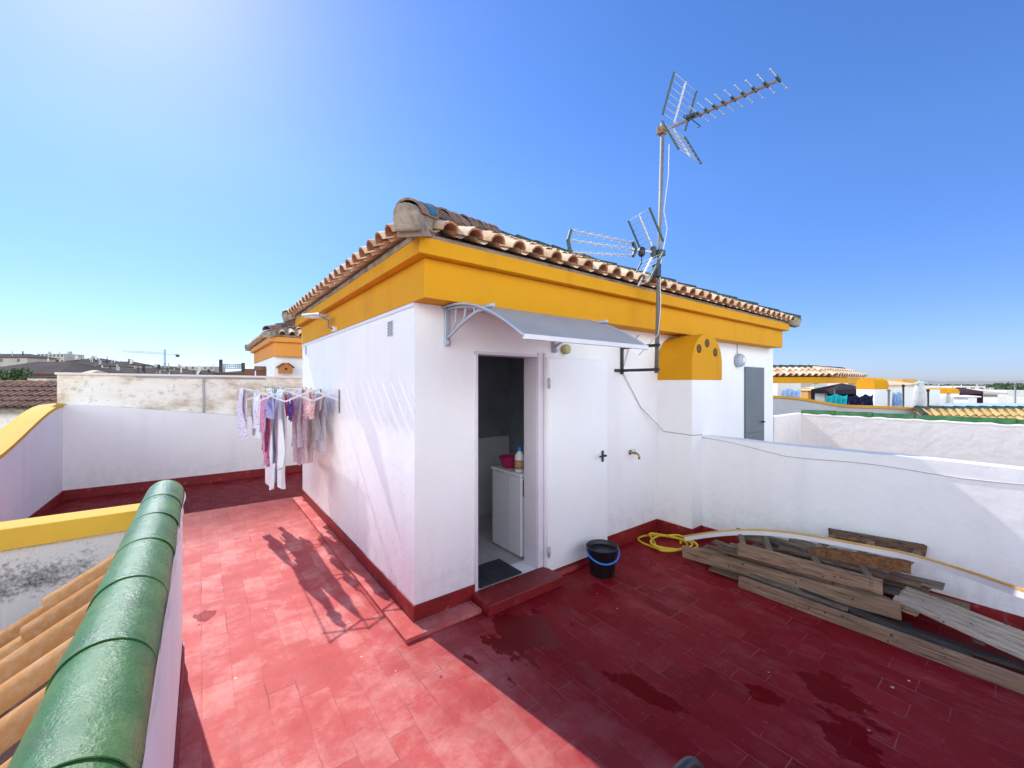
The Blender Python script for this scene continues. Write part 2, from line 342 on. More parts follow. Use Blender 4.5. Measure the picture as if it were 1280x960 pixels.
def cloth(name, a, b, scale=30, c=None, trans=0.0):
    k = N(name)
    n = k.noise(scale, 3, 0.5)
    st = [(0.42, a), (0.58, b)]
    if c: st = [(0.38, a), (0.45, b), (0.60, b), (0.66, c)]
    k.color(k.ramp(n, st)); k.bump(k.noise(18, 4, stretch=(1, 1, 0.25)), 0.5, 0.02)
    k.set(0.9, 0, 0.15)
    if trans:      # thin fabric lets sunlight through
        tr = k.n('ShaderNodeBsdfTranslucent'); mx = k.n('ShaderNodeMixShader'); mx.inputs[0].default_value = trans
        tr.inputs[0].default_value = (b[0], b[1], b[2], 1)
        k.l(k.b.outputs[0], mx.inputs[1]); k.l(tr.outputs[0], mx.inputs[2]); k.l(mx.outputs[0], k.t.nodes['Material Output'].inputs[0])
    M[name] = k.m
cloth('cloth_floral', (0.84, 0.83, 0.86), (0.74, 0.70, 0.82), 60, (0.30, 0.12, 0.40), 0.12)
cloth('cloth_paleblue', (0.82, 0.84, 0.88), (0.72, 0.77, 0.86), 25, None, 0.12)
cloth('cloth_lilac', (0.72, 0.70, 0.84), (0.82, 0.80, 0.88), 30, None, 0.12)
cloth('cloth_pinkpurple', (0.62, 0.10, 0.28), (0.66, 0.30, 0.46), 26, (0.12, 0.015, 0.10), 0.1)
cloth('cloth_bluewhite', (0.80, 0.83, 0.89), (0.88, 0.88, 0.90), 4, None, 0.12)
cloth('cloth_blue', (0.28, 0.32, 0.62), (0.42, 0.42, 0.70), 50, (0.7, 0.6, 0.75), 0.25)
cloth('cloth_teal', (0.16, 0.30, 0.40), (0.22, 0.38, 0.47), 10, None, 0.15)
cloth('cloth_ice', (0.76, 0.83, 0.87), (0.86, 0.88, 0.90), 6, None, 0.12)
cloth('cloth_hotpink', (0.78, 0.08, 0.20), (0.80, 0.16, 0.28), 20, None, 0.25)
cloth('cloth_violet', (0.24, 0.12, 0.52), (0.42, 0.30, 0.66), 30, None, 0.25)
cloth('cloth_stripe', (0.88, 0.85, 0.87), (0.84, 0.66, 0.74), 22, None, 0.12)
cloth('cloth_cream', (0.88, 0.85, 0.80), (0.82, 0.77, 0.73), 30, None, 0.12)
cloth('cloth_pinklace', (0.84, 0.40, 0.42), (0.88, 0.74, 0.74), 45, None, 0.12)
cloth('cloth_grey', (0.50, 0.48, 0.52), (0.58, 0.56, 0.60), 15, None, 0.2)
cloth('cloth_red', (0.60, 0.06, 0.04), (0.66, 0.12, 0.08), 15, None, 0.2)
cloth('cloth_yellow', (0.72, 0.62, 0.16), (0.74, 0.66, 0.3), 15, None, 0.2)
cloth('cloth_turquoise', (0.01, 0.42, 0.50), (0.03, 0.52, 0.58), 8, None, 0.2)
cloth('cloth_navy', (0.012, 0.016, 0.05), (0.03, 0.035, 0.09), 10)
cloth('cloth_sky', (0.36, 0.52, 0.78), (0.48, 0.62, 0.84), 8, None, 0.2)
simple('peg_wood', (0.62, 0.46, 0.28), 0.7, var=0.1)
simple('peg_green', (0.05, 0.42, 0.25), 0.4, var=0.1)

# distant things
simple('far_dark_roof', (0.075, 0.058, 0.055), 0.9, var=0.35, scale=0.4, spec=0.05)
simple('far_wall', (0.46, 0.41, 0.37), 0.9, var=0.2, scale=0.15, spec=0.05)
simple('far_white', (0.72, 0.69, 0.66), 0.9, var=0.1, scale=0.3, spec=0.05)
simple('far_ochre', (0.60, 0.33, 0.10), 0.9, var=0.15, scale=0.3, spec=0.05)
simple('far_window', (0.035, 0.04, 0.05), 0.25)
simple('crane_blue', (0.03, 0.20, 0.30), 0.5, var=0.1)
simple('crane_arm', (0.40, 0.45, 0.48), 0.5, var=0.1)
simple('tent_black', (0.018, 0.016, 0.024), 0.8, var=0.3, scale=4)
simple('tent_wine', (0.05, 0.015, 0.028), 0.8, var=0.3, scale=4)
simple('cover_white', (0.62, 0.61, 0.60), 0.7, var=0.15, scale=5)
simple('tarp_blue', (0.42, 0.58, 0.72), 0.5, var=0.12, scale=2, dirt=((0.75, 0.8, 0.85), 3, 0.5, 0.6))
simple('leaf', (0.05, 0.10, 0.025), 0.7, var=0.5, scale=3)
simple('leaf_far', (0.055, 0.09, 0.035), 0.8, var=0.5, scale=0.3)
simple('trunk_bark', (0.12, 0.08, 0.05), 0.9, var=0.3, scale=10)
simple('land', (0.34, 0.27, 0.19), 0.95, var=0.3, scale=0.02, dirt=((0.10, 0.13, 0.06), 0.03, 0.5, 0.8))
simple('far_hill', (0.26, 0.24, 0.22), 0.95, var=0.25, scale=0.01, dirt=((0.55, 0.52, 0.50), 0.12, 0.62, 0.5))
simple('slab_concrete', (0.42, 0.38, 0.35), 0.9)

# ------------------------------------------------------------------ mesh helpers
ORG = {}
def tag(o, label=None, cat=None, group=None, kind=None):
    if label: o['label'] = label
    if cat: o['category'] = cat
    if group: o['group'] = group
    if kind: o['kind'] = kind
    return o
def thing(name, label, cat, loc=(0, 0, 0), group=None):
    o = bpy.data.objects.new(name, None); col.objects.link(o)
    o.location = loc; o.empty_display_size = 0.1
    ORG[o.name] = Vector(loc)
    return tag(o, label, cat, group)

class MB:
    """collects shapes in world coordinates; build() makes ONE mesh object"""
    def __init__(s): s.bm = bmesh.new(); s.smooth = set()
    def faces(s, pts, quads, smooth=False):
        vs = [s.bm.verts.new(p) for p in pts]; out = []
        for q in quads:
            try: f = s.bm.faces.new([vs[i] for i in q])
            except ValueError: continue
            f.smooth = smooth; out.append(f)
        return vs, out
    def box(s, x0, x1, y0, y1, z0, z1, bev=0.0):
        p = [(x, y, z) for z in (z0, z1) for y in (y0, y1) for x in (x0, x1)]
        vs, fs = s.faces(p, [(0, 2, 3, 1), (4, 5, 7, 6), (0, 1, 5, 4), (2, 6, 7, 3), (0, 4, 6, 2), (1, 3, 7, 5)])
        if bev: s.bev(fs, bev)
        return s
    def bev(s, fs, w, seg=2):
        es = list({e for f in fs for e in f.edges})
        bmesh.ops.bevel(s.bm, geom=es, offset=w, segments=seg, affect='EDGES', profile=0.5)
    def bar(s, a, b, wd, ht, upv=(0, 0, 1), bev=0.0, jitter=0.0):
        """box from a to b, width wd sideways, height ht along up"""
        a = Vector(a); b = Vector(b); d = (b - a).normalized(); u = Vector(upv)
        sd = d.cross(u).normalized(); u = sd.cross(d).normalized()
        p = []
        for q in (a, b):
            for i, j in ((-1, -1), (1, -1), (1, 1), (-1, 1)):
                p.append(q + sd * (i * wd / 2) + u * (j * ht / 2) + d * random.uniform(-jitter, jitter))
        vs, fs = s.faces(p, [(0, 1, 2, 3), (7, 6, 5, 4), (0, 4, 5, 1), (1, 5, 6, 2), (2, 6, 7, 3), (3, 7, 4, 0)])
        if bev: s.bev(fs, bev, 1)
        return s
    def tube(s, pts, r, n=8, closed=False):
        pts = [Vector(p) for p in pts]; m = len(pts); rings = []
        prev = None
        for i, p in enumerate(pts):
            if closed: d = pts[(i + 1) % m] - pts[i - 1]
            else: d = pts[min(i + 1, m - 1)] - pts[max(i - 1, 0)]
            d.normalize()
            if prev is None:
                a = Vector((0, 0, 1)) if abs(d.z) < 0.9 else Vector((1, 0, 0))
            else: a = prev
            sd = d.cross(a)
            if sd.length < 1e-6: sd = d.cross(Vector((1, 0, 0.3)))
            sd.normalize(); u = sd.cross(d).normalized(); prev = u
            rr = r[i] if isinstance(r, (list, tuple)) else r
            rings.append([s.bm.verts.new(p + (sd * math.cos(t) + u * math.sin(t)) * rr) for t in [2 * PI * j / n for j in range(n)]])
        for i in range(m if closed else m - 1):
            A = rings[i]; B = rings[(i + 1) % m]
            for j in range(n):
                f = s.bm.faces.new((A[j], A[(j + 1) % n], B[(j + 1) % n], B[j])); f.smooth = True
        if not closed:
            s.bm.faces.new(rings[0][::-1]); s.bm.faces.new(rings[-1])
        return s
    def lathe(s, prof, c, n=24, axis=(0, 0, 1)):
        q = Vector((0, 0, 1)).rotation_difference(Vector(axis)); c = Vector(c); rings = []
        for r, z in prof:
            rings.append([s.bm.verts.new(c + q @ Vector((r * math.cos(2 * PI * j / n), r * math.sin(2 * PI * j / n), z))) for j in range(n)])
        for A, B in zip(rings, rings[1:]):
            for j in range(n):
                f = s.bm.faces.new((A[j], A[(j + 1) % n], B[(j + 1) % n], B[j])); f.smooth = True
        if prof[0][0] > 1e-4: s.bm.faces.new(rings[0][::-1])
        if prof[-1][0] > 1e-4: s.bm.faces.new(rings[-1])
        return s
    def prism(s, poly, d, smooth=False):
        """planar polygon (3D points) extruded by vector d"""
        n = len(poly); d = Vector(d); p = [Vector(q) for q in poly]; p += [q + d for q in p]
        vs = [s.bm.verts.new(q) for q in p]
        s.bm.faces.new(vs[:n][::-1]); s.bm.faces.new(vs[n:])
        for i in range(n):
            f = s.bm.faces.new((vs[i], vs[(i + 1) % n], vs[n + (i + 1) % n], vs[n + i])); f.smooth = smooth
        return s
    def grid(s, fn, nu, nv, smooth=True):
        g = [[s.bm.verts.new(fn(i / nu, j / nv)) for i in range(nu + 1)] for j in range(nv + 1)]
        for j in range(nv):
            for i in range(nu):
                f = s.bm.faces.new((g[j][i], g[j][i + 1], g[j + 1][i + 1], g[j + 1][i])); f.smooth = smooth
        return s
    def build(s, name, mat, parent=None, normals=True):
        off = ORG.get(parent.name, Vector()) if parent else Vector()
        if parent is None:
            off = Vector()
        if normals: bmesh.ops.recalc_face_normals(s.bm, faces=s.bm.faces[:])
        me = bpy.data.meshes.new(name)
        for v in s.bm.verts: v.co -= off
        s.bm.to_mesh(me); s.bm.free()
        o = bpy.data.objects.new(name, me); col.objects.link(o)
        mats = mat if isinstance(mat, (list, tuple)) else [mat]
        for m in mats: me.materials.append(M[m] if isinstance(m, str) else m)
        if parent: o.parent = parent; ORG[o.name] = off.copy()
        return o
def solo(mb, name, mat, label, cat, group=None, kind=None):
    """a thing that is one mesh, its origin at its base"""
    lo = Vector((min(v.co.x for v in mb.bm.verts), min(v.co.y for v in mb.bm.verts), min(v.co.z for v in mb.bm.verts)))
    hi = Vector((max(v.co.x for v in mb.bm.verts), max(v.co.y for v in mb.bm.verts), 0))
    org = Vector(((lo.x + hi.x) / 2, (lo.y + hi.y) / 2, lo.z))
    for v in mb.bm.verts: v.co -= org
    o = mb.build(name, mat); o.location = org; ORG[o.name] = org
    if kind: tag(o, kind=kind)
    return tag(o, label, cat, group)

def half_tile(mb, a, b, up, r0, r1, n=8, span=PI, thick=0.0, sag=False, endmat=0):
    """half-round tile from a (low end) to b; span angle; concave if sag"""
    a = Vector(a); b = Vector(b); d = (b - a).normalized(); u = Vector(up); sd = d.cross(u).normalized(); u = sd.cross(d).normalized()
    def ring(c, r):
        out = []
        for j in range(n + 1):
            t = (PI - span) / 2 + span * j / n
            out.append(c + sd * (r * math.cos(t)) + u * ((-1 if sag else 1) * r * math.sin(t)))
        return out
    A = ring(a, r0); B = ring(b, r1)
    pts = A + B; m = n + 1
    q = [(j, j + 1, m + j + 1, m + j) for j in range(n)]
    if thick:
        A2 = ring(a, r0 - thick); B2 = ring(b, r1 - thick); pts += A2 + B2; e_ = 4 * m; pts += A + B + A2 + B2
        q += [(2 * m + j + 1, 2 * m + j, 3 * m + j, 3 * m + j + 1) for j in range(n)]
        q += [(e_ + j + 1, e_ + j, e_ + 2 * m + j, e_ + 2 * m + j + 1) for j in range(n)]
        q += [(e_ + m + j, e_ + m + j + 1, e_ + 3 * m + j + 1, e_ + 3 * m + j) for j in range(n)]
        q += [(e_, e_ + m, e_ + 3 * m, e_ + 2 * m), (e_ + m - 1, e_ + 2 * m + m - 1, e_ + 3 * m + m - 1, e_ + m + m - 1)]
    vs, fs = mb.faces(pts, q, True)
    for f in fs[n:]:
        f.smooth = False if f not in fs[n:2 * n] else True
        if endmat: f.material_index = 1
    return fs

def roof_side(mb, o, u, L, inn, pitch, D, n, course=0.34, r=None, hip=True, r_jit=0.004):
    """barrel tiles on one roof plane. o: eave start, u: along eave, inn: horizontal inwards, D run"""
    o = Vector(o); u = Vector(u); inn = Vector(inn)
    sl = (inn + Vector((0, 0, pitch))).normalized(); nrm = u.cross(sl).normalized()
    if nrm.z < 0: nrm = -nrm
    k = math.sqrt(1 + pitch * pitch); S = D * k; w_ = L / n; r = r or w_ * 0.325
    nc = int(math.ceil(S / course))
    for j in range(n + 1):
        for kind in (0, 1):
            uc = (j + 0.5) * w_ if kind == 0 else j * w_
            if kind == 0 and j == n: continue
            if hip and min(uc, L - uc) < 0.13: continue
            vm = min(S, min(uc, L - uc) * k + 0.03) if hip else S
            for i in range(nc):
                v0 = i * course; v1 = min((i + 1) * course + 0.05, vm)
                if v0 > vm - 0.03: break
                jx = random.uniform(-r_jit, r_jit); jn = random.uniform(-0.004, 0.004)
                if kind == 0:
                    a = o + u * (uc + jx) + sl * v0 + nrm * (0.032 + jn); b = o + u * (uc - jx) + sl * v1 + nrm * (0.006 + jn)
                    half_tile(mb, a, b, nrm, r * 1.06, r * 0.92, 7, PI, 0.013 if i == 0 else 0.0, False, 7)
                else:
                    a = o + u * uc + sl * (v0 + (.05 if i == 0 else 0)) + nrm * (0.056); b = o + u * uc + sl * v1 + nrm * (0.040)
                    half_tile(mb, a, b, nrm, r * 0.92, r * 0.98, 5, PI * 0.8, 0.0, True)

def ridge_run(mb, a, b, up, r, step=0.36, lift=0.02, n=9, span=PI):
    a = Vector(a); b = Vector(b); d = b - a; m = max(1, int(round(d.length / step)))
    upv = Vector(up)
    for i in range(m):
        p = a + d * (i / m); q = a + d * min(1.0, (i + 1.12) / m)
        jj = random.uniform(-0.006, 0.006)
        half_tile(mb, p + upv * (lift + jj), q + upv * jj, up, r * 1.05, r * 0.95, n, span, 0.014)

def hip_roof(parent, x0, x1, y0, y1, ze, pitch, n_front, n_side, tile='clay_tile', hipmat='stained_ridge', ridgemat='green_ridge', sides='FLBR', rr=0.10):
    D = (y1 - y0) / 2; zr = ze + pitch * D; xa, xb, ym = x0 + D, x1 - D, (y0 + y1) / 2
    mb = MB()
    if 'F' in sides: roof_side(mb, (x0, y0, ze), (1, 0, 0), x1 - x0, (0, 1, 0), pitch, D, n_front)
    if 'B' in sides: roof_side(mb, (x0, y1, ze), (1, 0, 0), x1 - x0, (0, -1, 0), pitch, D, n_front)
    if 'L' in sides: roof_side(mb, (x0, y0, ze), (0, 1, 0), y1 - y0, (1, 0, 0), pitch, D, n_side)
    if 'R' in sides: roof_side(mb, (x1, y0, ze), (0, 1, 0), y1 - y0, (-1, 0, 0), pitch, D, n_side)
    rf = mb.build('roof_tiles', [tile, 'clay_end'], parent)
    e = 0.105; zz = ze + 0.02
    bed = MB()
    vs = [(x0 + e, y0 + e, zz), (x1 - e, y0 + e, zz), (x1 - e, y1 - e, zz), (x0 + e, y1 - e, zz), (xa, ym, zr - 0.03), (xb, ym, zr - 0.03)]
    low = [(p[0], p[1], zz - 0.04) for p in vs[:4]]
    bed.faces(vs + low, [(0, 1, 5, 4), (1, 2, 5), (2, 3, 4, 5), (3, 0, 4), (6, 9, 8, 7), (0, 6, 7, 1), (1, 7, 8, 2), (2, 8, 9, 3), (3, 9, 6, 0)])
    bed.build('roof_bed', 'mortar', parent)
    h = MB(); up = (0, 0, 1); L = 0.06
    A, B, Cc, Dd = Vector((x0, y0, ze + L)), Vector((x1, y0, ze + L)), Vector((x1, y1, ze + L)), Vector((x0, y1, ze + L))
    P, Q = Vector((xa, ym, zr + L)), Vector((xb, ym, zr + L))
    ridge_run(h, A, P, up, rr); hp = h.build('hip_tiles', hipmat, parent)
    g = MB()
    for s_, t_ in ((B, Q), (Cc, Q), (Dd, P), (P, Q)): ridge_run(g, s_ - Vector((0, 0, .02)), t_ - Vector((0, 0, .02)), up, rr * .85)
    g.build('ridge_tiles', ridgemat, parent)
    mo = MB()
    for s_, t_ in ((A, P), (B, Q), (Cc, Q), (Dd, P), (P, Q)):
        mo.bar(s_ - Vector((0, 0, 0.06)), t_ - Vector((0, 0, 0.06)), rr * 1.75, 0.13)
    mo.build('hip_mortar', 'mortar', parent)
    return A, P, Q

# ================================================================== SETTING
g = MB(); S = 9000
g.faces([(-S, -S, -6.2), (S, -S, -6.2), (S, S, -6.2), (-S, S, -6.2)], [(0, 1, 2, 3)])
tag(g.build('ground', 'land'), kind='structure')
WX, WR, YB = -1.69, 4.64, 9.12     # left wall, right wall and back wall faces
XL, YF = 1.253, 2.814              # hut corner
g = MB(); g.box(-2.0, 4.9, -3.2, 9.3, -6.2, -0.004)
tag(g.build('terrace_slab', 'slab_concrete'), kind='structure')
g = MB()
g.faces([(WX, -3.2, 0), (WR, -3.2, 0), (WR, YB + .3, 0), (WX, YB + .3, 0)], [(0, 1, 2, 3)])
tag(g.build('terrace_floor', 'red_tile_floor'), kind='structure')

# distant hills
def hill(px0, px1, d, py_fn, name, mat, n=60):
    g = MB(); pts = []; fs = []
    for i in range(n + 1):
        px = px0 + (px1 - px0) * i / n
        t = at(px, py_fn(px), d); b = at(px, CY + 6, d * 0.8); b.z = -6.1; c = at(px, CY, d * 1.15); c.z = -6.1
        pts += [b, t, c]
    for i in range(n):
        a = 3 * i; fs += [(a, a + 3, a + 4, a + 1), (a + 1, a + 4, a + 5, a + 2)]
    g.faces(pts, fs, True); tag(g.build(name, mat), kind='structure')
hill(980, 1500, 2600, lambda x: 477.2 - 2.2 * math.exp(-((x - 1110) / 70) ** 2) - 1.6 * math.exp(-((x - 1290) / 60) ** 2) + 0.5 * math.sin(x * .21), 'hills', 'far_hill')
hill(-400, 620, 2400, lambda x: 473 + 1.5 * math.sin(x * .008) + .6 * math.sin(x * .09), 'hills_west', 'far_hill')

# ================================================================== LAUNDRY HUT
hut = thing('laundry_hut', 'white rooftop laundry hut with ochre cornice, clay tiled hip roof and open white door', 'building', (XL, YF, 0))
X1, Y1, ZW = 7.95, 7.0, 2.40
DX0, DX1, DZ1 = 1.793, 2.467, 2.052
wl = MB(); T = 0.19
# front wall with door opening
wl.box(XL, DX0, YF, YF + T, 0, ZW); wl.box(DX1, X1, YF, YF + T, 0, ZW); wl.box(DX0, DX1, YF, YF + T, DZ1, ZW); wl.box(DX0, DX1, YF + .002, YF + T, 0, 0.085)
wl.box(XL, XL + T, YF + T, Y1, 0, ZW); wl.box(X1 - T, X1, YF + T, Y1, 0, ZW); wl.box(XL + T, X1 - T, Y1 - T, Y1, 0, ZW)
wl.build('wall', 'white_stucco', hut)
g = MB(); g.box(XL - 0.010, XL - 0.001, YF + .002, Y1, 2.372, 2.40); g.build('wall_trim', 'white_coat', hut)
# inside
g = MB(); g.box(XL + T + .002, 3.3, YF + T + .002, 4.35, 0.02, 0.098); g.build('room_floor', 'room_floor', hut)
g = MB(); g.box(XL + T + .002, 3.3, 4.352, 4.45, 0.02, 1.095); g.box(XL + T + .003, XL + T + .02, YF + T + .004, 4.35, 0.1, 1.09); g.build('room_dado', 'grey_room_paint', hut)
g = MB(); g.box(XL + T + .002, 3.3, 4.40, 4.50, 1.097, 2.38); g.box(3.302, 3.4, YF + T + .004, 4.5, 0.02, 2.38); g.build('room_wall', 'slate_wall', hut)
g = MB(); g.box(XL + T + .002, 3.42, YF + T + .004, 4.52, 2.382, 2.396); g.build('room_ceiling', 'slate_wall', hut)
# ochre band and cornice
g = MB(); g.box(1.240, 7.80, 2.614, 7.02, 2.402, 2.682, 0.004); g.build('ochre_band', 'ochre_paint', hut)
g = MB(); g.box(1.165, 7.88, 2.540, 7.10, 2.685, 2.800, 0.006); g.build('cornice', 'ochre_paint', hut)
A, P, Q = hip_roof(hut, 1.055, 8.02, 2.460, 7.20, 2.812, 0.468, 35, 24, rr=.096)
# mortar end of the corner hip and its teal first tile
dd = (P - A).normalized(); sd_ = dd.cross(Vector((0, 0, 1))).normalized(); ud_ = sd_.cross(dd)
A0 = A - dd * .06; poly = [A0 - sd_ * .082 - ud_ * .09, A0 + sd_ * .082 - ud_ * .09]
for i in range(13):
    t = PI * i / 12; poly.append(A0 + sd_ * (.084 * math.copysign(abs(math.cos(t)) ** .75, math.cos(t))) + ud_ * (-.01 + .088 * math.sin(t) ** .8))
g = MB(); g.prism(poly, dd * .20); g.bev(list(g.bm.faces), .014, 2); g.build('hip_end', 'mortar', hut)
g = MB(); half_tile(g, A + dd * .15 + ud_ * .006, A + dd * .32 + ud_ * .006, ud_, .105, .102, 9, PI * .9, .012); g.build('glazed_tile', 'teal_glaze', hut)
# skirting and plinth
g = MB()
g.box(XL - 0.012, XL - .001, YF - 0.012, Y1, 0.033, 0.150); g.box(XL - .0009, DX0 - .02, YF - 0.012, YF - .001, 0.033, 0.150)
g.box(DX1 + 0.13, 3.4195, YF - 0.012, YF - .001, 0.033, 0.150); g.box(3.4205, 4.397, YF - 0.012, YF - .001, 0.002, 0.150)
g.build('skirting', 'red_paint', hut)
g = MB(); g.box(1.117, XL - .013, 2.645, Y1, 0.001, 0.032, 0.004); g.box(XL - .0125, 1.74, 2.645, YF - .013, 0.001, 0.032, 0.004); g.box(2.55, 3.42, 2.70, YF - .013, 0.001, 0.032, 0.004)
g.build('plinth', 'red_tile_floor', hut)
g = MB(); g.box(1.745, 2.548, 2.560, YF + .001, 0.001, 0.088, 0.008); g.build('door_step', 'red_paint', hut)
# door frame, leaf
fr = MB()
fr.box(DX0 - .014, DX0 + .012, YF - .014, YF + .16, 0.09, DZ1 + .010, .002)
fr.box(DX1 - .004, DX1 + .055, YF - .016, YF - .0005, 0.09, DZ1 + .03, .003)
fr.box(DX1 + .058, DX1 + .080, YF - .032, YF - .001, 0.05, DZ1 + .03, .004)
fr.box(DX0 - .014, DX1 - .006, YF - .012, YF + .16, DZ1 - .012, DZ1 + .012, .002)
fr.box(DX1 - .012, DX1 - .0045, YF - .001, YF + .185, 0.09, DZ1 - .013)
dfm = fr.build('door_frame', 'jamb_paint', hut)
lf = MB(); LX0, LX1, LY = 2.552, 3.385, 2.748
lf.box(LX0, LX1, LY, LY + .035, 0.052, 2.035, .004)
lf.box(LX0 - .016, LX0 - .001, LY + .004, LY + .045, 0.052, 2.035, .002)
leaf = lf.build('door', 'door_paint', hut)
hb = MB()
hb.bar((3.30, LY - .006, 0.985), (3.30, LY - .006, 1.10), .028, .012, (0, 1, 0), .003)
hb.tube([(3.30, LY - .008, 1.055), (3.30, LY - .055, 1.055), (3.285, LY - .062, 1.055), (3.19, LY - .062, 1.057)], .009, 8)
hb.build('handle', 'black_metal', leaf)
for z in (0.24, 1.80):
    hg = MB(); hg.tube([(LX0 - .008, LY - .006, z - .05), (LX0 - .008, LY - .006, z + .05)], .009, 8)
    hg.box(LX0 - .03, LX0 + .015, LY - .003, LY - .001, z - .04, z + .04); hg.build('hinge', 'aluminium', leaf)
# vents
def vent(y, z, wd, ht, n):
    v = MB(); v.box(XL - .006, XL - .001, y - wd / 2, y + wd / 2, z - ht / 2, z + ht / 2)
    o = v.build('vent_grille', 'white_coat', hut); s_ = MB()
    for i in range(n):
        zz = z - ht * .42 + ht * .84 * i / (n - 1)
        for s2 in (-1, 0, 1):
            s_.box(XL - .0085, XL - .0061, y + s2 * wd * .3 - wd * .11, y + s2 * wd * .3 + wd * .11, zz - ht * .02, zz + ht * .02)
    s_.build('vent_slots', 'dark_hole', o)
vent(3.285, 2.255, 0.13, 0.13, 10); vent(6.72, 2.30, .12, .13, 8)
# chimney shaft with ochre barrel top
PX0, PX1, PY = 4.410, 5.115, 2.380
g = MB(); g.box(PX0, PX1, PY, YF - .001, 0, 1.838); sh = g.build('chimney', 'white_stucco', hut)
poly = [(PX0 - .004, PY - .004, 1.838)]
cxm = (PX0 + PX1) / 2; rx = (PX1 - PX0) / 2 + .004; zs = 2.045; rz = 2.385 - zs
for i in range(25):
    t = PI - PI * i / 24; poly.append((cxm + rx * math.cos(t), PY - .004, zs + rz * math.sin(t)))
poly.append((PX1 + .004, PY - .004, 1.838))
g = MB(); g.prism(poly, (0, YF - PY + .002, 0)); g.build('chimney_cap', 'ochre_paint', sh)
for hx, hz in ((4.56, 2.20), (4.745, 2.275), (4.945, 2.175)):
    g = MB(); g.lathe([(.001, 0), (.052, 0), (.052, .004), (.001, .004)], (hx, PY - .0085, hz), 20, (0, 1, 0)); g.build('vent_hole', 'vent_brown', sh)
# grey metal door at the far end
g = MB(); g.box(6.80, 7.50, YF - .030, YF - .001, 1.0, 2.06, .004); g.box(6.80, 7.50, YF - .030, YF - .001, 0.1, .998, .004); gd = g.build('metal_door', 'grey_door', hut)
g = MB(); g.tube([(7.40, YF - .031, 1.16), (7.40, YF - .075, 1.16), (7.30, YF - .08, 1.16)], .012, 6); g.build('handle', 'black_metal', gd)

# ---- floodlight
fx = Vector((XL, 5.10, 2.47))
fl = thing('flood_light', 'slim silver floodlight on a bent arm under the tiled eave of the laundry hut', 'lamp', (XL, 4.98, 2.44))
g = MB(); g.box(XL - .05, XL - .001, 4.93, 5.02, 2.405, 2.455, .006); g.build('wall_mount', 'white_coat', fl)
g = MB(); g.tube([(XL - .05, 4.98, 2.43), (XL - .10, 4.96, 2.45), (XL - .09, 5.0, 2.53), (XL - .14, 5.10, 2.57)], .009, 6); g.build('arm', 'galvanised', fl)
g = MB(); g.bar((XL - .13, 5.0, 2.585), (XL - .25, 5.32, 2.60), .15, .03, (0, .1, 1), .006); lh = g.build('lamp_head', 'aluminium', fl)
g = MB(); g.bar((XL - .14, 5.03, 2.567), (XL - .24, 5.29, 2.58), .12, .006, (0, .1, 1)); g.build('lens', 'lens_glass', lh)

# ---- round wall lamp by the metal door
wlmp = thing('wall_lamp', 'small round bulkhead lamp hanging on its cable beside the grey metal door', 'lamp', (6.55, YF, 2.15))
g = MB(); g.lathe([(.10, 0), (.105, .05), (.085, .09), (.055, .095)], (6.55, YF - .002, 2.15), 18, (0, -1, 0)); g.build('lamp_body', 'grey_bracket', wlmp)
g = MB(); g.lathe([(.055, .093), (.045, .115), (.001, .125)], (6.55, YF - .002, 2.15), 16, (0, -1, 0)); g.build('lens', 'lens_glass', wlmp)
g = MB(); g.tube([(6.55, YF - .008, 2.24), (6.545, YF - .008, 2.40)], .006, 6); g.build('cable', 'grey_cable', wlmp)

# ---- door awning
aw = thing('door_awning', 'curved smoked plastic awning on grey scroll brackets above the open white door', 'awning', (1.51, YF, 2.12))
AX0, AX1, AP = 1.515, 2.665, 1.0
def aw_prof(t):       # t 0 at the wall, 1 at the front lip
    y = YF - .004 - AP * t
    return y, 2.372 - 0.085 * t - 0.225 * t * t + 0.038 * math.sin(PI * t)
g = MB(); g.grid(lambda u, v: Vector((AX0 - .03 + (AX1 - AX0 + .06) * u, aw_prof(v)[0], aw_prof(v)[1] + .012)), 6, 20)
g.grid(lambda u, v: Vector((AX0 - .03 + (AX1 - AX0 + .06) * u, aw_prof(v)[0], aw_prof(v)[1] + .018)), 6, 20)
g.build('canopy_sheet', 'awning_sheet', aw)
for x in (AX0, AX1):
    b = MB()
    b.tube([(x, aw_prof(i / 16)[0], aw_prof(i / 16)[1]) for i in range(17)], .011, 6)
    b.bar((x, YF - .016, 2.115), (x, YF - .016, 2.385), .042, .030, (0, 1, 0), .006)
    b.lathe([(.024, -.02), (.026, 0), (.024, .02)], (x, YF - .02, 2.115), 14, (1, 0, 0))
    low = lambda t: (x, YF - .03 - .62 * t, 2.15 + .165 * math.sin(t * PI * .52))
    b.tube([low(i / 12) for i in range(13)], .013, 6)
    for tt, t2 in ((.10, .16), (.32, .30), (.56, .42), (.8, .53)):
        p0 = low(tt * .9); y2, z2 = aw_prof(t2)
        b.tube([p0, (x, (p0[1] + y2) / 2 - .03, (p0[2] + z2) / 2 - .01), (x, y2, z2)], [.012, .009, .011], 6)
    b.build('bracket', 'grey_bracket', aw)
g = MB(); y_, z_ = aw_prof(1.0)
g.box(AX0 - .035, AX1 + .035, y_ - .012, y_ + .014, z_ - .006, z_ + .026, .004); g.build('front_rail', 'white_coat', aw)
for x in (AX0 - .034, AX1 + .034):
    g = MB(); g.tube([(x, aw_prof(i / 16)[0], aw_prof(i / 16)[1] + .015) for i in range(17)], .009, 6); g.build('edge_trim', 'grey_bracket', aw)

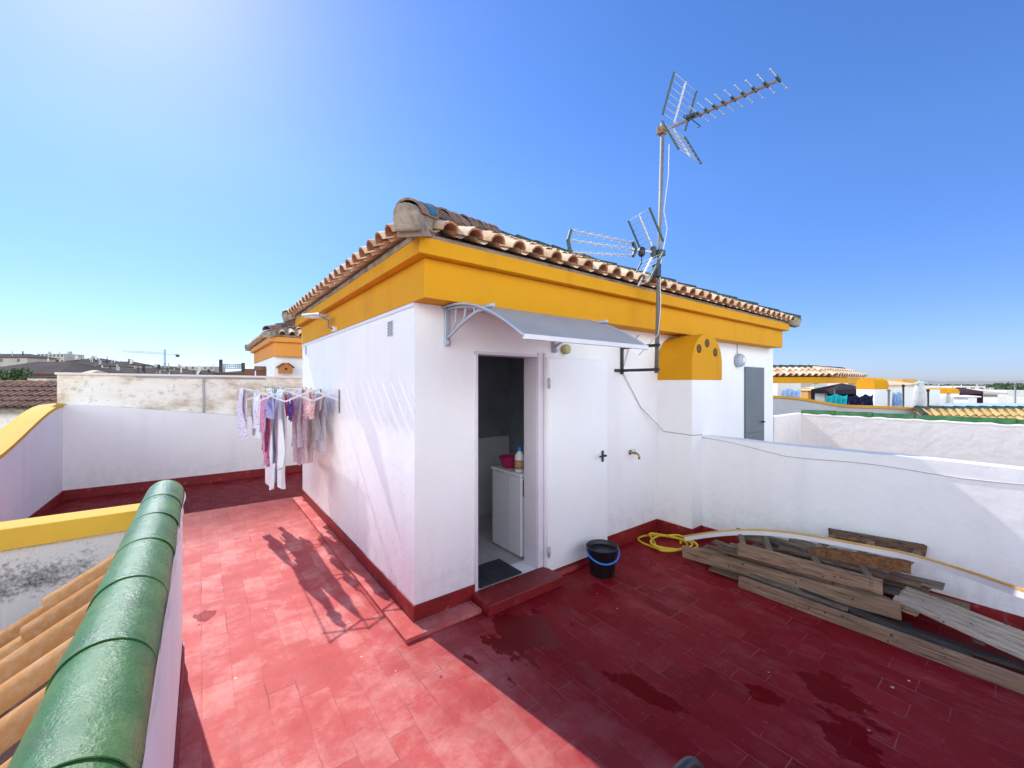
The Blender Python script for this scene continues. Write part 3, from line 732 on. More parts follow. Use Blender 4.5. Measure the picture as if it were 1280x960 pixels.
# ---- tap
tp = thing('garden_tap', 'brass garden tap on the white wall right of the open door', 'tap', (3.86, YF, 1.0))
g = MB(); g.lathe([(.028, 0), (.028, .008), (.014, .012), (.013, .05), (.018, .055), (.018, .075), (.012, .08)], (3.86, YF - .001, 1.015), 14, (0, -1, 0))
g.tube([(3.86, YF - .06, 1.015), (3.862, YF - .10, 1.01), (3.864, YF - .118, .985), (3.864, YF - .12, .955)], [.013, .012, .012, .013], 8); g.build('spout', 'brass_dull', tp)
g = MB(); g.tube([(3.86, YF - .06, 1.02), (3.86, YF - .06, 1.05)], .006, 6); g.bar((3.825, YF - .06, 1.054), (3.895, YF - .06, 1.054), .014, .008, (0, 0, 1), .002); g.build('lever', 'chrome', tp)

# ---- round yellow sounder box above the door
g = MB(); g.lathe([(.045, 0), (.05, .02), (.045, .05), (.02, .058)], (2.81, YF - .001, 2.13), 16, (0, -1, 0))
solo(g, 'junction_box', 'yellow_round', 'small round yellowish junction box on the wall just above the open door leaf', 'junction box')

# ---- things inside the doorway
wm = thing('washing_machine', 'white washing machine standing inside the laundry doorway', 'washing machine', (2.6, 3.24, .1))
g = MB(); g.box(2.445, 3.02, 3.035, 3.52, .115, .885, .008); g.build('body', 'appliance_white', wm)
g = MB(); g.box(2.435, 3.03, 3.028, 3.53, .888, .918, .006); g.build('top_panel', 'appliance_white', wm)
g = MB(); g.box(2.4435, 2.4449, 3.24, 3.246, .13, .87); g.build('panel_seam', 'vent_grey', wm)
g = MB(); g.box(2.47, 3.0, 3.022, 3.034, .70, .86, .002); g.build('front_panel', 'appliance_dark', wm)
for x in (2.49, 2.98):
    for y in (3.08, 3.46):
        g = MB(); g.lathe([(.02, 0), (.018, .016)], (x, y, .0985), 10); g.build('foot', 'black_plastic', wm)
g = MB(); g.lathe([(.07, 0), (.075, .004), (.105, .10), (.115, .11), (.112, .114), (.10, .105), (.07, .008), (.001, .006)], (2.56, 3.37, .919), 24)
solo(g, 'plastic_basin', 'magenta_plastic', 'magenta plastic basin sitting on top of the washing machine', 'basin')
db = thing('detergent_bottle', 'white detergent bottle with a printed label on the washing machine', 'bottle', (2.515, 3.14, .919))
g = MB(); g.lathe([(.048, 0), (.052, .01), (.052, .13), (.045, .17), (.022, .20), (.02, .215)], (2.515, 3.14, .919), 18); g.build('bottle_body', 'bottle_white', db)
g = MB(); g.lathe([(.0535, .03), (.0535, .12)], (2.515, 3.14, .919), 18); g.build('bottle_label', 'label_orange', db)
g = MB(); g.lathe([(.024, .21), (.024, .245), (.001, .246)], (2.515, 3.14, .919), 14); g.build('cap', 'blue_plastic', db)
g = MB(); g.box(1.83, 2.27, 2.80, 3.15, .1, .115, .004)
for i in range(2, 6): g.tube([(2.05 + .035 * i * math.cos(t * .2618), 2.97 + .03 * i * math.sin(t * .2618), .116) for t in range(24)], .004, 5, closed=True)
solo(g, 'door_mat', 'mat_black', 'black rubber mat lying in the laundry doorway', 'mat')

# ================================================================== TERRACE WALLS
# right parapet
rwl = thing('terrace_parapet', 'white stucco parapet along the right of the terrace behind the timber pile', 'wall', (WR, 0, 0))
g = MB(); pr_ = []
for i in range(28):
    y = PY + .06 - 5.6 * i / 27
    pr_.append((y, 1.182 + .004 * math.sin(y * 3)))
poly = [(WR, PY + .06, 0)] + [(WR, y, z) for y, z in pr_] + [(WR, pr_[-1][0], 0)]
g.prism(poly, (.17, 0, 0)); g.build('wall_body', 'parapet_stucco', rwl)
g = MB(); g.box(WR - .012, WR - .001, -3.2, PY, .002, .135); g.build('skirting', 'red_paint', rwl)
# chimney-foot skirting
g = MB(); g.box(PX0 - .012, PX0 - .001, PY - .012, YF - .013, .002, .145); g.box(PX0 - .0009, WR - .013, PY - .012, PY - .001, .002, .145); g.build('chimney_skirting', 'red_paint', hut)
# back wall
bw = thing('back_wall', 'white wall with red skirting closing the far end of the terrace, in shade', 'wall', (0, YB, 0))
g = MB()
poly = [(WX, YB, 0), (WX, YB, 1.465), (-1.0, YB, 1.40), (0.0, YB, 1.26), (1.0, YB, 1.13), (XL, YB, 1.10), (4.6, YB, 1.10), (4.6, YB, 0)]
g.prism(poly, (0, .16, 0)); g.build('wall_body', 'white_stucco', bw)
g = MB(); g.box(WX + .013, 4.6, YB - .014, YB - .001, .002, .15); g.build('skirting', 'red_paint', bw)
# stained neighbour wall right behind it
sw = thing('neighbour_wall', 'rain stained cream wall rising behind the shaded back wall', 'wall', (0, YB + .2, 0))
g = MB(); g.prism([(-1.78, YB + .165, .9), (-1.78, YB + .165, 1.935), (5.2, YB + .165, 1.875), (5.2, YB + .165, .9)], (0, .14, 0)); g.build('wall_body', 'stained_wall', sw)
g = MB(); g.bar((-1.80, YB + .22, 1.952), (5.2, YB + .22, 1.888), .19, .035, (0, 0, 1), .004); g.build('coping', 'lumpy_plaster', sw)
g = MB(); g.tube([(.03, YB + .15, 1.10), (.03, YB + .15, 1.90)], .018, 8); g.build('drain_pipe', 'vent_grey', sw)
g = MB(); g.tube([(-.88, YB + .150, 1.905), (1.0, YB + .150, 1.885)], .012, 6); g.build('conduit', 'vent_grey', sw)
# left wall with swept yellow coping
lw = thing('swept_wall', 'white side wall with a swept yellow coping at the left edge of the terrace', 'wall', (WX, 6, 0))
def sweep(y):
    t = min(1, max(0, (9.12 - y) / 3.2)); return 1.475 - .50 * (t * t * (3 - 2 * t)) 
ys = [3.2 + (YB + .16 - 3.2) * i / 40 for i in range(41)]
g = MB(); g.prism([(WX, ys[0], 0)] + [(WX, y, sweep(y) - .03) for y in ys] + [(WX, ys[-1], 0)], (-.2, 0, 0)); g.build('wall_body', 'white_stucco', lw)
g = MB()
g.grid(lambda u, v: (lambda y: Vector((WX + .012 - .235 * u, y, sweep(y) + .012 * math.sin(PI * u))))(3.2 + (YB + .158 - 3.2) * v), 6, 60)
g.grid(lambda u, v: (lambda y: Vector((WX + .012 - .235 * u, y, sweep(y) - .045)))(3.2 + (YB + .158 - 3.2) * v), 1, 60)
for s_ in (WX + .012, WX - .223):
    g.grid(lambda u, v: (lambda y: Vector((s_, y, sweep(y) - .045 * u)))(3.2 + (YB + .158 - 3.2) * v), 1, 60)
g.build('coping', 'yellow_paint', lw)
g = MB(); g.box(WX + .001, WX + .012, 3.2, YB - .002, .002, .15); g.build('skirting', 'red_paint', lw)

g = MB(); g.box(-1.9, 4.8, -3.19, -3.0, 0.001, 1.15)  # added out of view to bounce sunlight onto the hut front
solo(g, 'bounce_parapet', 'white_stucco', 'added unseen white parapet behind the viewpoint, bouncing sunlight onto the terrace', 'wall')
g = MB(); g.box(-5, 11, -9, -4.2, -6, 2.9); g.box(-5.2, 11.2, -9.2, -4.0, 2.903, 3.2)  # unseen white block, also added for bounced light
solo(g, 'rear_bounce_house', 'white_stucco', 'added unseen white house behind the viewpoint, bouncing sunlight onto the terrace', 'building')

# ---- low wall with green glazed ridge and the little tan roof
RX, RY1 = -0.183, 3.36
st = thing('stair_roof', 'low white wall capped with green glazed ridge tiles over a small tan barrel tile roof', 'roof', (RX, 2, 0))
g = MB(); g.box(-.26, -.098, -2.5, RY1, 0, 1.085); g.build('wall_body', 'white_stucco', st)
g = MB(); g.box(-.0975, -.086, -2.5, RY1 - .01, .002, .13); g.build('skirting', 'red_paint', st)
g = MB(); n = 60
g.grid(lambda u, v: Vector((-.097 + .012 + .006 * math.sin(v * 90) * (1 - u), -2.5 + (RY1 + 2.5) * v, 1.065 + .035 * u + .008 * math.sin(v * 57))), 1, 120)
g.box(-.27, -.092, -2.5, RY1 - .004, 1.086, 1.100); g.build('mortar_bed', 'lumpy_plaster', st)
y = RY1
for i in range(16):
    y0 = y - .40
    g = MB(); j = random.uniform(-.003, .003); tl = random.uniform(-.001, .0005)
    half_tile(g, (RX + j, y0, 1.0905), (RX - j, y + .03, 1.0885 + tl), (0, 0, 1), .0955, .0932, 26, PI * 1.02, .003)
    g.build('ridge_tile', 'green_glaze', st); y = y0
g = MB()
gch = MB(); yy = 2.38
while yy > -2.4:
    for i in range(5):
        s0 = -.045 + i * .235; s1 = s0 + .27
        xa = RX - .06 - s0; za = 1.036 - .72 * (s0)
        xb = RX - .06 - s1; zb = 1.036 - .72 * (s1)
        j = random.uniform(-.006, .006)
        half_tile(g, (xb, yy + j, zb + .035), (xa, yy, za + .012), (-.58, 0, .81), .052, .045, 10, PI, .010)
        half_tile(gch, (xb, yy - .118, zb - .012), (xa, yy - .118, za - .03), (-.58, 0, .81), .074, .078, 8, PI * .8, 0, True)
    yy -= .236
g.build('barrel_tiles', 'tan_clay', st); gch.build('channel_tiles', 'shaded_channel_clay', st)
g = MB(); g.prism([(RX - .07, 2.48, 1.02), (RX - 1.1, 2.48, 1.02 - .72 * 1.03), (RX - 1.1, 2.48, .97 - .72 * 1.03), (RX - .07, 2.48, .97)], (0, .10, 0)); g.build('verge_board', 'hut_wood_dark', st)
g = MB(); g.prism([(RX - .03, -2.5, 1.00), (RX - 1.25, -2.5, 1.00 - .72 * 1.22), (RX - 1.25, -2.5, .02), (RX - .03, -2.5, .02)], (0, 5.0, 0)); g.build('roof_bed', 'dark_clay', st)
yw = thing('yellow_capped_wall', 'low mouldy wall with a thick yellow coping meeting the green ridge tiles', 'wall', (-1, 3.1, 0))
g = MB(); g.box(WX + .001, -.262, 3.03, 3.16, 0, 1.0); g.build('wall_body', 'mouldy_plaster', yw)
g = MB(); g.box(WX + .001, -.262, 2.995, 3.17, 1.001, 1.105, .006); g.build('coping', 'yellow_paint', yw)

# ---- cables
g = MB()
pts = [(4.02, YF - .01, 2.36), (3.83, YF - .012, 2.20), (3.70, YF - .014, 1.93), (4.05, YF - .012, 1.52), (PX0 - .008, YF - .09, 1.222), (PX0 - .008, PY - .008, 1.21), (WR - .006, PY - .008, 1.20)]
g.tube(pts, .005, 6)
g.tube([(WR - .003, PY - .004 - 3.4 * i / 20, 1.165 - .085 * min(1, i / 5) + .012 * math.sin(i * .9)) for i in range(21)], .004, 6)
solo(g, 'wall_cable', 'grey_cable', 'thin grey aerial cable running down the hut wall and along the right parapet', 'cable')

# ================================================================== AERIAL MAST
MBt, MTp = Vector((3.715, 2.385, 1.905)), Vector((3.83, 2.385, 4.53))
def mast(z): return MBt.lerp(MTp, (z - MBt.z) / (MTp.z - MBt.z))
ms = thing('aerial_mast', 'tall thin galvanised mast carrying two television aerials on the hut wall', 'mast', MBt)
g = MB(); g.tube([MBt, MTp], .021, 10); g.build('pole', 'galvanised', ms)
g = MB()
g.bar((3.70, YF - .012, 1.90), (3.70, YF - .012, 2.22), .035, .024, (0, 1, 0), .002)
for z in (1.94, 2.19):
    m_ = mast(z); g.bar((3.70, YF - .025, z), (m_.x - .03, m_.y - .05, z), .03, .03, (0, 0, 1), .003)
g.bar((3.58, YF - .012, 1.94), (3.72, YF - .0125, 1.94), .022, .03, (0, 0, 1), .002)
g.build('wall_bracket', 'black_metal', ms)
m_ = mast(2.95); g = MB(); g.box(m_.x - .075, m_.x - .018, m_.y - .04, m_.y + .03, 2.89, 3.03, .008); g.build('amplifier_box', 'black_plastic', ms)
g = MB()
g.tube([mast(4.3) + Vector((.05, -.05, 0)), mast(4.0) + Vector((.10, -.02, 0)), mast(3.6) + Vector((.03, -.02, 0)), mast(3.42) + Vector((.10, -.02, 0)), mast(3.18) + Vector((.02, -.03, 0)), mast(3.0) + Vector((-.03, -.03, 0)), mast(2.6) + Vector((.0, -.03, 0)), mast(2.3) + Vector((-.03, -.03, 0)), (3.72, 2.6, 2.1)], .0045, 6)
g.build('coax_cable', 'white_cable', ms)

def reflector(parent, root, along, sidev, upv, ln, wd, nr, lean=.25):
    """V half of a grid reflector: two dark edge bars, a pale centre bar and thin rods across"""
    d = (Vector(along) * lean + Vector(upv)).normalized(); s_ = Vector(sidev)
    for k_ in (-1, 1):
        g = MB(); g.bar(root + s_ * (k_ * wd / 2), root + s_ * (k_ * wd / 2) + d * ln, .018, .012, s_); g.build('reflector_bar', 'dark_green_plastic', parent)
    o = parent
    g = MB(); g.bar(root, root + d * ln, .016, .012, s_)
    for i in range(nr):
        q = root + d * (ln * (.04 + .94 * i / (nr - 1))); g.tube([q - s_ * wd / 2, q + s_ * wd / 2], .0035, 5)
    g.build('reflector_rods', 'aluminium', o)

# aerial 1: long yagi at the top
c0 = mast(4.44); tipd = (Vector((3.825, 1.315, 4.335)) - c0).normalized()
a1 = thing('yagi_aerial', 'long yagi television aerial with many crossbars at the top of the mast', 'aerial', c0)
sdv = tipd.cross(Vector((0, 0, 1))).normalized(); upv = sdv.cross(tipd).normalized()
g = MB(); g.bar(c0 - tipd * .07, c0 + tipd * 1.06, .016, .016, upv); g.build('boom', 'rust_steel', a1)
g = MB(); g.box(c0.x - .05, c0.x + .035, c0.y - .03, c0.y + .04, c0.z - .035, c0.z + .035, .006); g.tube([c0 + Vector((-.09, .0, .03)), c0 + Vector((-.04, 0, -.02))], .006, 6); g.build('clamp', 'rust_steel', a1)
for i in range(9):
    q = c0 + tipd * (.39 + .083 * i * (.92 + .014 * i)) + upv * .012
    e = MB(); e.tube([q - sdv * .17, q + sdv * .17], .0042, 6)
    for k_ in (-1, 1): e.lathe([(.004, -.006), (.009, 0), (.004, .006)], q + sdv * (.17 * k_), 8, sdv)
    eo = e.build('director', 'aluminium', a1)
    e = MB(); e.bar(q - sdv * .045, q + sdv * .045, .02, .022, upv, .003)
    e.build('insulator', 'dark_green_plastic', eo)
g = MB(); q = c0 + tipd * .31 + upv * .02; g.bar(q - tipd * .05, q + tipd * .05, .05, .045, upv, .012); g.build('balun_box', 'black_plastic', a1)
g = MB(); q = c0 + tipd * .31 - upv * .03
g.tube([q - sdv * .14 , q - sdv * .14 + tipd * .03 - upv * .0, q + sdv * .14 + tipd * .03, q + sdv * .14, q + sdv * .02], .005, 6); g.build('dipole', 'dark_green_plastic', a1)
rr_ = c0 + tipd * .13
reflector(a1, rr_ + upv * .03, tipd, sdv, upv, .37, .42, 7)
reflector(a1, rr_ - upv * .03, tipd, sdv, -upv, .40, .42, 7, .62)

# aerial 2: triple boom pointing left
c1 = mast(3.15); tip2 = (Vector((2.75, 2.72, 3.165)) - c1).normalized()
a2 = thing('triple_boom_aerial', 'shorter triple boom television aerial pointing left halfway up the mast', 'aerial', c1)
sd2 = tip2.cross(Vector((0, 0, 1))).normalized(); up2 = sd2.cross(tip2).normalized()
g = MB(); g.bar(c1 - tip2 * .06, c1 + tip2 * .34, .018, .018, up2); g.build('boom', 'aluminium', a2)
g = MB(); g.box(c1.x - .05, c1.x + .05, c1.y - .045, c1.y + .045, c1.z - .03, c1.z + .03, .01); g.build('clamp', 'dark_green_plastic', a2)
q0 = c1 + tip2 * .33; q1 = c1 + tip2 * 1.03
for k_, (z0, z1) in enumerate(((.065, .095), (0, 0), (-.065, -.115))):
    a_ = q0 + up2 * z0; b_ = q1 + up2 * z1
    g = MB(); g.tube([a_, b_], .0075, 6)
    for i in range(8):
        q = a_.lerp(b_, .05 + .9 * i / 7); g.tube([q - sd2 * .07 - up2 * .004, q + sd2 * .07 + up2 * .004], .003, 5); g.tube([q - up2 * .02, q + up2 * .02], .003, 5)
    g.build('director_boom', 'aluminium', a2)
g = MB(); g.bar(q1 + up2 * .10, q1 + up2 * -.005 + tip2 * .03, .03, .025, tip2); g.bar(q1 + tip2 * .03 + up2 * .005, q1 - up2 * .12, .03, .025, tip2); g.build('end_bracket', 'dark_green_plastic', a2)
g = MB(); g.bar(q0 + up2 * .075, q0 - tip2 * .04, .03, .03, tip2, .005); g.bar(q0 - up2 * .075, q0 - tip2 * .04, .03, .03, tip2, .005); g.build('boom_bracket', 'black_plastic', a2)
g = MB(); q = c1 + tip2 * .22; g.lathe([(.02, -.05), (.035, -.03), (.035, .03), (.02, .045)], q - up2 * .01, 12, up2); g.tube([q - up2 * .05, q - up2 * .11], .005, 6); g.build('balun_box', 'black_plastic', a2)
g = MB(); q = c1 + tip2 * .075; g.bar(q + up2 * .06, q - up2 * .06, .05, .05, tip2, .01); g.build('reflector_hinge', 'black_plastic', a2)
reflector(a2, c1 + tip2 * .09 + up2 * .05, tip2 * 2.2, sd2, up2, .36, .34, 7)
reflector(a2, c1 + tip2 * .09 - up2 * .05, tip2 * 2.2, sd2, -up2, .36, .34, 7)

# ================================================================== BUCKET, HOSE, CHAIR
bk = thing('bucket', 'black plastic bucket with a bright blue handle beside the open door', 'bucket', (3.0, 2.49, 0))
bc = Vector((3.0, 2.50, 0.001))
g = MB(); g.lathe([(.105, 0), (.112, .006), (.142, .245), (.150, .248), (.152, .262), (.146, .268), (.139, .258), (.108, .012), (.001, .010)], bc, 36); g.build('bucket_body', 'black_plastic', bk)
g = MB(); g.lathe([(.1335, .215), (.1395, .228), (.001, .222)], bc, 36); g.build('water', 'black_plastic', bk)
g = MB(); hd = []
va, vb = RT, Vector((-FW.x, -FW.y, 0))
for i in range(21):
    t = PI * i / 20; p = bc + va * (-.153 * math.cos(t)) + vb * (.17 * math.sin(t)) + Vector((0, 0, .235 - .075 * math.sin(t))); hd.append(p)
g.tube(hd, .0085, 8); g.build('handle', 'blue_plastic', bk)

hs = []
for i in range(150):
    t = i / 149; a_ = 2 * PI * 3.3 * t
    c_ = Vector((4.06, 2.56, 0)).lerp(Vector((4.12, 2.42, 0)), t)
    r1, r2 = .29 + .035 * math.sin(a_ * .37 + 1), .21 + .03 * math.sin(a_ * .23)
    hs.append(c_ + Vector((.79, -.61, 0)) * (r1 * math.cos(a_) * .72 + .05 * math.sin(2.2 * a_)) + Vector((.61, .79, 0)) * (r2 * math.sin(a_)) + Vector((0, 0, .014 + .05 * t + .012 * math.sin(a_ * 1.7))))
g = MB(); g.tube(hs, .0115, 8); solo(g, 'garden_hose', 'yellow_hose', 'coiled yellow garden hose on the floor at the foot of the chimney', 'hose')

ch = thing('garden_chair', 'black plastic chair back just showing at the bottom edge of the picture', 'chair', (.82, .36, 0))
def rr_poly(x0, x1, z0, z1, r, n=6):
    out = []
    for cx_, cz_, a0 in ((x1 - r, z1 - r, 0), (x0 + r, z1 - r, 90), (x0 + r, z0 + r, 180), (x1 - r, z0 + r, 270)):
        for i in range(n + 1):
            t = R(a0 + 90 * i / n); out.append((cx_ + r * math.cos(t), cz_ + r * math.sin(t)))
    return out
lean = lambda z: .50 + (z - .45) * .18
g = MB(); pl = rr_poly(.62, 1.075, .44, .795, .075)
g.tube([(x, lean(z), z) for x, z in pl], .015, 10, closed=True); g.build('back_frame', 'black_plastic', ch)
g = MB()
g.prism([(x, lean(z) - .006, z) for x, z in rr_poly(.635, 1.06, .455, .78, .06)], (0, .012, 0)); g.build('backrest', 'black_plastic', ch)
g = MB(); g.box(.62, 1.05, .06, .50, .42, .45, .012); g.build('seat', 'black_plastic', ch)
for x, y in ((.63, .08), (1.04, .08), (.63, .50), (1.04, .50)):
    g = MB(); g.tube([(x, y, .43), (x + (.02 if x > .8 else -.02), y + (.03 if y > .3 else -.03), 0.0)], [.02, .016], 8); g.build('leg', 'black_plastic', ch)

# ================================================================== TIMBER PILE
def board(a, b, wd, ht, mat, label, upv=(0, 0, 1), name='timber_board', bev=.003, group='loose boards of the timber pile'):
    g = MB(); g.bar(a, b, wd, ht, upv, bev, .004)
    # nail holes / notch detail: short dark dowels near the ends
    return solo(g, name, mat, label, 'board', group)
board((3.765, 1.60, .051), (3.78, -1.1, .051), .032, .100, 'weathered_wood', 'longest timber of the pile, standing on edge on the red floor at the front')
board((3.90, 2.20, .082), (3.94, .585, .175), .036, .116, 'weathered_wood', 'second front timber, raised on edge from the hose end towards the slatted panel')
# flat boards inside the pile
flat = [((4.05, 2.10, .06), (4.02, .55, .045), .13, 'dark_wood', 'wide dark board lying flat at the bottom of the pile'),
        ((4.22, 2.14, .065), (4.30, .75, .06), .12, 'grey_wood', 'flat grey board at the bottom of the pile next to the wall'),
        ((3.97, 1.35, .12), (3.88, .25, .04), .10, 'dark_wood', 'dark board sloping out under the second front timber'),
        ((4.14, 1.98, .13), (4.02, .68, .16), .11, 'grey_wood', 'grey board in the middle of the pile under the upper frame'),
        ((4.30, 1.92, .14), (4.22, .70, .19), .10, 'weathered_wood', 'brown grey board in the middle of the pile beneath the white strip'),
        ((4.08, 1.70, .205), (4.15, .62, .235), .12, 'dark_wood', 'dark upper board under the rungs of the lower frame'),
        ((4.40, 1.55, .20), (4.42, .42, .27), .12, 'grey_wood', 'grey board sticking out under the rough brown timber'),
        ((3.84, 1.20, .022), (3.90, .10, .022), .09, 'dark_wood', 'thin dark board on the floor behind the longest timber'),
        ((4.00, 2.12, .105), (4.18, 1.10, .16), .09, 'weathered_wood', 'brown board fanning out from the hose end towards the parapet'),
        ((4.34, 2.10, .11), (4.16, 1.05, .13), .08, 'grey_wood', 'grey board crossing under the white strip near the hose'),
        ((4.10, 1.55, .245), (4.30, .66, .275), .09, 'grey_wood', 'grey slat lying across the rungs of the lower frame'),
        ((4.24, 1.50, .325), (4.10, .74, .26), .085, 'dark_wood', 'dark slat sloping down beneath the rough brown timber'),
        ((4.06, 1.12, .21), (3.99, .50, .185), .10, 'weathered_wood', 'short brown board ending above the slatted panel'),
        ((4.52, 1.30, .16), (4.50, .50, .20), .11, 'grey_wood', 'grey board against the parapet behind the slatted panel'),
        ((3.92, 1.05, .065), (4.00, -.05, .055), .08, 'dark_wood', 'dark slat lying low between the longest timber and the slatted panel'),
        ((3.98, 1.98, .185), (3.97, .98, .225), .07, 'old_brown_wood', 'dark brown board along the top edge of the second front timber'),
        ((4.06, 1.86, .165), (4.20, .58, .205), .075, 'weathered_wood', 'brown board angled across the heart of the pile towards the slatted panel'),
        ((4.46, 1.76, .15), (4.30, .52, .165), .08, 'old_brown_wood', 'dark brown board by the parapet, crossing beneath the upper frame'),
        ((4.38, 1.40, .345), (4.30, .70, .305), .085, 'grey_wood', 'grey board propped on the back rail of the lower frame'),
        ((4.14, 1.42, .315), (4.24, .52, .30), .075, 'old_brown_wood', 'dark brown slat whose end shows right under the rough brown timber'),
        ((3.87, 1.90, .03), (3.93, .40, .03), .10, 'old_brown_wood', 'dark brown board flat on the floor beneath the second front timber'),
        ((4.58, 1.66, .10), (4.57, .30, .12), .07, 'weathered_wood', 'brown board on the floor against the red skirting behind the pile'),
        ((3.85, 1.55, .10), (3.84, .86, .10), .04, 'grey_wood', 'short grey slat resting on the longest timber')]
for a_, b_, wd, mt, lb in flat: board(a_, b_, wd, .024, mt, lb)
# lower frame: rail with rungs
lf_ = thing('pallet_frame', 'lower weathered pallet frame with short rungs near the hose end of the pile', 'pallet frame', (4.0, 1.2, .25), 'pallet frames on the timber pile')
g = MB(); g.bar((3.895, 1.66, .285), (3.995, .69, .288), .036, .108, (0, 0, 1), .003, .004); g.build('rail', 'weathered_wood', lf_)
g = MB(); g.bar((4.30, 1.85, .285), (4.36, .85, .288), .030, .092, (0, 0, 1), .003, .004); g.build('rail', 'grey_wood', lf_)
for t in (.03, .26, .62, .96):
    g = MB(); g.bar(Vector((3.912, 1.65, .30)).lerp(Vector((3.975, .70, .30)), t), Vector((4.285, 1.84, .30)).lerp(Vector((4.345, .87, .30)), t), .045, .05, (0, 0, 1), .003); g.build('rung', 'grey_wood', lf_)
uf = thing('pallet_frame', 'upper pallet frame with a rough brown front rail leaning against the parapet', 'pallet frame', (4.4, .9, .35), 'pallet frames on the timber pile')
g = MB(); g.bar((4.455, 1.13, .450), (4.615, .535, .450), .040, .098, (0, 0, 1), .005, .010); g.build('rail', 'old_brown_wood', uf)
g = MB()
A_, B_ = Vector((4.16, 1.18, .355)), Vector((4.37, .595, .365))
n = 26; prof = lambda i, s_: Vector((0, 0, 1)) * (.049 + .003 * math.sin(i * .7 + s_) + random.uniform(-.0035, .0035)) * (.6 + .4 * min(1, i / 5))
pts = []; fs = []
for i in range(n + 1):
    c_ = A_.lerp(B_, i / n); sd_ = Vector((.94, .34, 0)) * (.020 + .003 * math.sin(i * 1.3))
    pts += [c_ - sd_ - prof(i, 0), c_ + sd_ - prof(i, 1), c_ + sd_ + prof(i, 2), c_ - sd_ + prof(i, 3)]
for i in range(n):
    for j in range(4): fs.append((4 * i + j, 4 * i + (j + 1) % 4, 4 * i + 4 + (j + 1) % 4, 4 * i + 4 + j))
fs += [(0, 1, 2, 3), (4 * n + 3, 4 * n + 2, 4 * n + 1, 4 * n)]
g.faces(pts, fs); g.build('rough_rail', 'brown_wood', uf)
for t in (.05, .48, .95):
    g = MB(); g.bar(A_.lerp(B_, t) + Vector((.02, 0, .01)), Vector((4.445, 1.12, .435)).lerp(Vector((4.60, .55, .435)), t), .036, .05, (0, 0, 1), .003); g.build('rung', 'weathered_wood', uf)
# slatted panel
sp = thing('slatted_panel', 'pale slatted timber panel sloping down to the floor on the right of the pile', 'panel', (4.15, 0, 0))
F0, F1 = Vector((4.015, .64, .215)), Vector((4.34, .61, .215)); G0, G1 = Vector((3.795, -.75, .03)), Vector((4.37, -.75, .03))
for i in range(5):
    a_ = F0.lerp(F1, (i + .5) / 5); b_ = G0.lerp(G1, (i + .5) / 5)
    g = MB(); g.bar(a_, b_, .054, .024, (0, .13, 1), .003, .006); g.build('slat', 'pale_wood', sp)
for t in (.06, .30, .55, .95):
    g = MB(); g.bar(F0.lerp(G0, t) - Vector((0, 0, .022)), F1.lerp(G1, t) - Vector((0, 0, .022)), .05, .022); g.build('cross_batten', 'dark_wood', sp)
# long bent trim strip lying on top
ctrl = [(4.17, 2.33, .105), (4.17, 1.95, .27), (4.19, 1.62, .375), (4.20, 1.30, .435), (4.19, .90, .475), (4.13, .56, .515), (3.86, .24, .575), (3.60, .04, .63), (3.2, -.3, .72)]
def cr(P_, n):
    out = []
    for i in range(len(P_) - 1):
        p0, p1, p2, p3 = [Vector(P_[min(max(i + k_, 0), len(P_) - 1)]) for k_ in (-1, 0, 1, 2)]
        for j in range(n):
            t = j / n; out.append(.5 * ((2 * p1) + (p2 - p0) * t + (2 * p0 - 5 * p1 + 4 * p2 - p3) * t * t + (3 * p1 - p0 - 3 * p2 + p3) * t ** 3))
    out.append(Vector(P_[-1])); return out
pts = cr(ctrl, 8)
ts = thing('trim_strip', 'long bent white and tan trim strip lying over the timber pile', 'trim strip', pts[0])
def ribbon(off, wd, th, mat, nm):
    g = MB(); P4 = []; fs = []
    for i, p in enumerate(pts):
        d = (pts[min(i + 1, len(pts) - 1)] - pts[max(i - 1, 0)]).normalized(); sd_ = d.cross(Vector((0, 0, 1))).normalized(); u_ = sd_.cross(d)
        c_ = p + u_ * off
        for a_, b_ in ((-1, -1), (1, -1), (1, 1), (-1, 1)): P4.append(c_ + sd_ * (a_ * th / 2) + u_ * (b_ * wd / 2))
    m = len(pts)
    for i in range(m - 1):
        for j in range(4): fs.append((4 * i + j, 4 * i + (j + 1) % 4, 4 * i + 4 + (j + 1) % 4, 4 * i + 4 + j))
    fs += [(0, 1, 2, 3), (4 * m - 1, 4 * m - 2, 4 * m - 3, 4 * m - 4)]
    g.faces(P4, fs); g.build(nm, mat, ts)
ribbon(0.0, .040, .014, 'strip_white', 'white_face'); ribbon(.027, .013, .022, 'strip_yellow', 'tan_edge')

# ================================================================== CLOTHES RACK + LAUNDRY
rk = thing('drying_rack', 'folding white wall rack hung with washing beside the laundry hut', 'clothes rack', (XL, 5.75, 1.6))
RYS = (4.85, 5.75, 6.65); ZB, ZT = 1.605, 1.725; nd = 3; pw = .80 / nd
for y in RYS:
    g = MB(); g.bar((XL - .008, y, 1.46), (XL - .008, y, 1.725), .022, .012, (1, 0, 0), .002); g.build('wall_plate', 'galvanised', rk)
    g = MB()
    for i in range(nd):
        xa, xb = XL - .015 - pw * i, XL - .015 - pw * (i + 1)
        g.bar((xa, y - .004, ZB), (xb, y - .004, ZT), .004, .017, (0, 0, 1)); g.bar((xa, y + .004, ZT), (xb, y + .004, ZB), .004, .017, (0, 0, 1))
    g.build('scissor_arm', 'white_coat', rk)
bars = []
for i in range(nd):
    bars.append(XL - .015 - pw * (i + .5)); bars.append(XL - .015 - pw * (i + 1))
for i, x in enumerate(bars):
    z = (ZB + ZT) / 2 if i % 2 == 0 else ZT
    g = MB(); g.tube([(x, 4.82, z), (x, 6.95, z)], .0055, 6); g.build('bar', 'white_coat', rk)
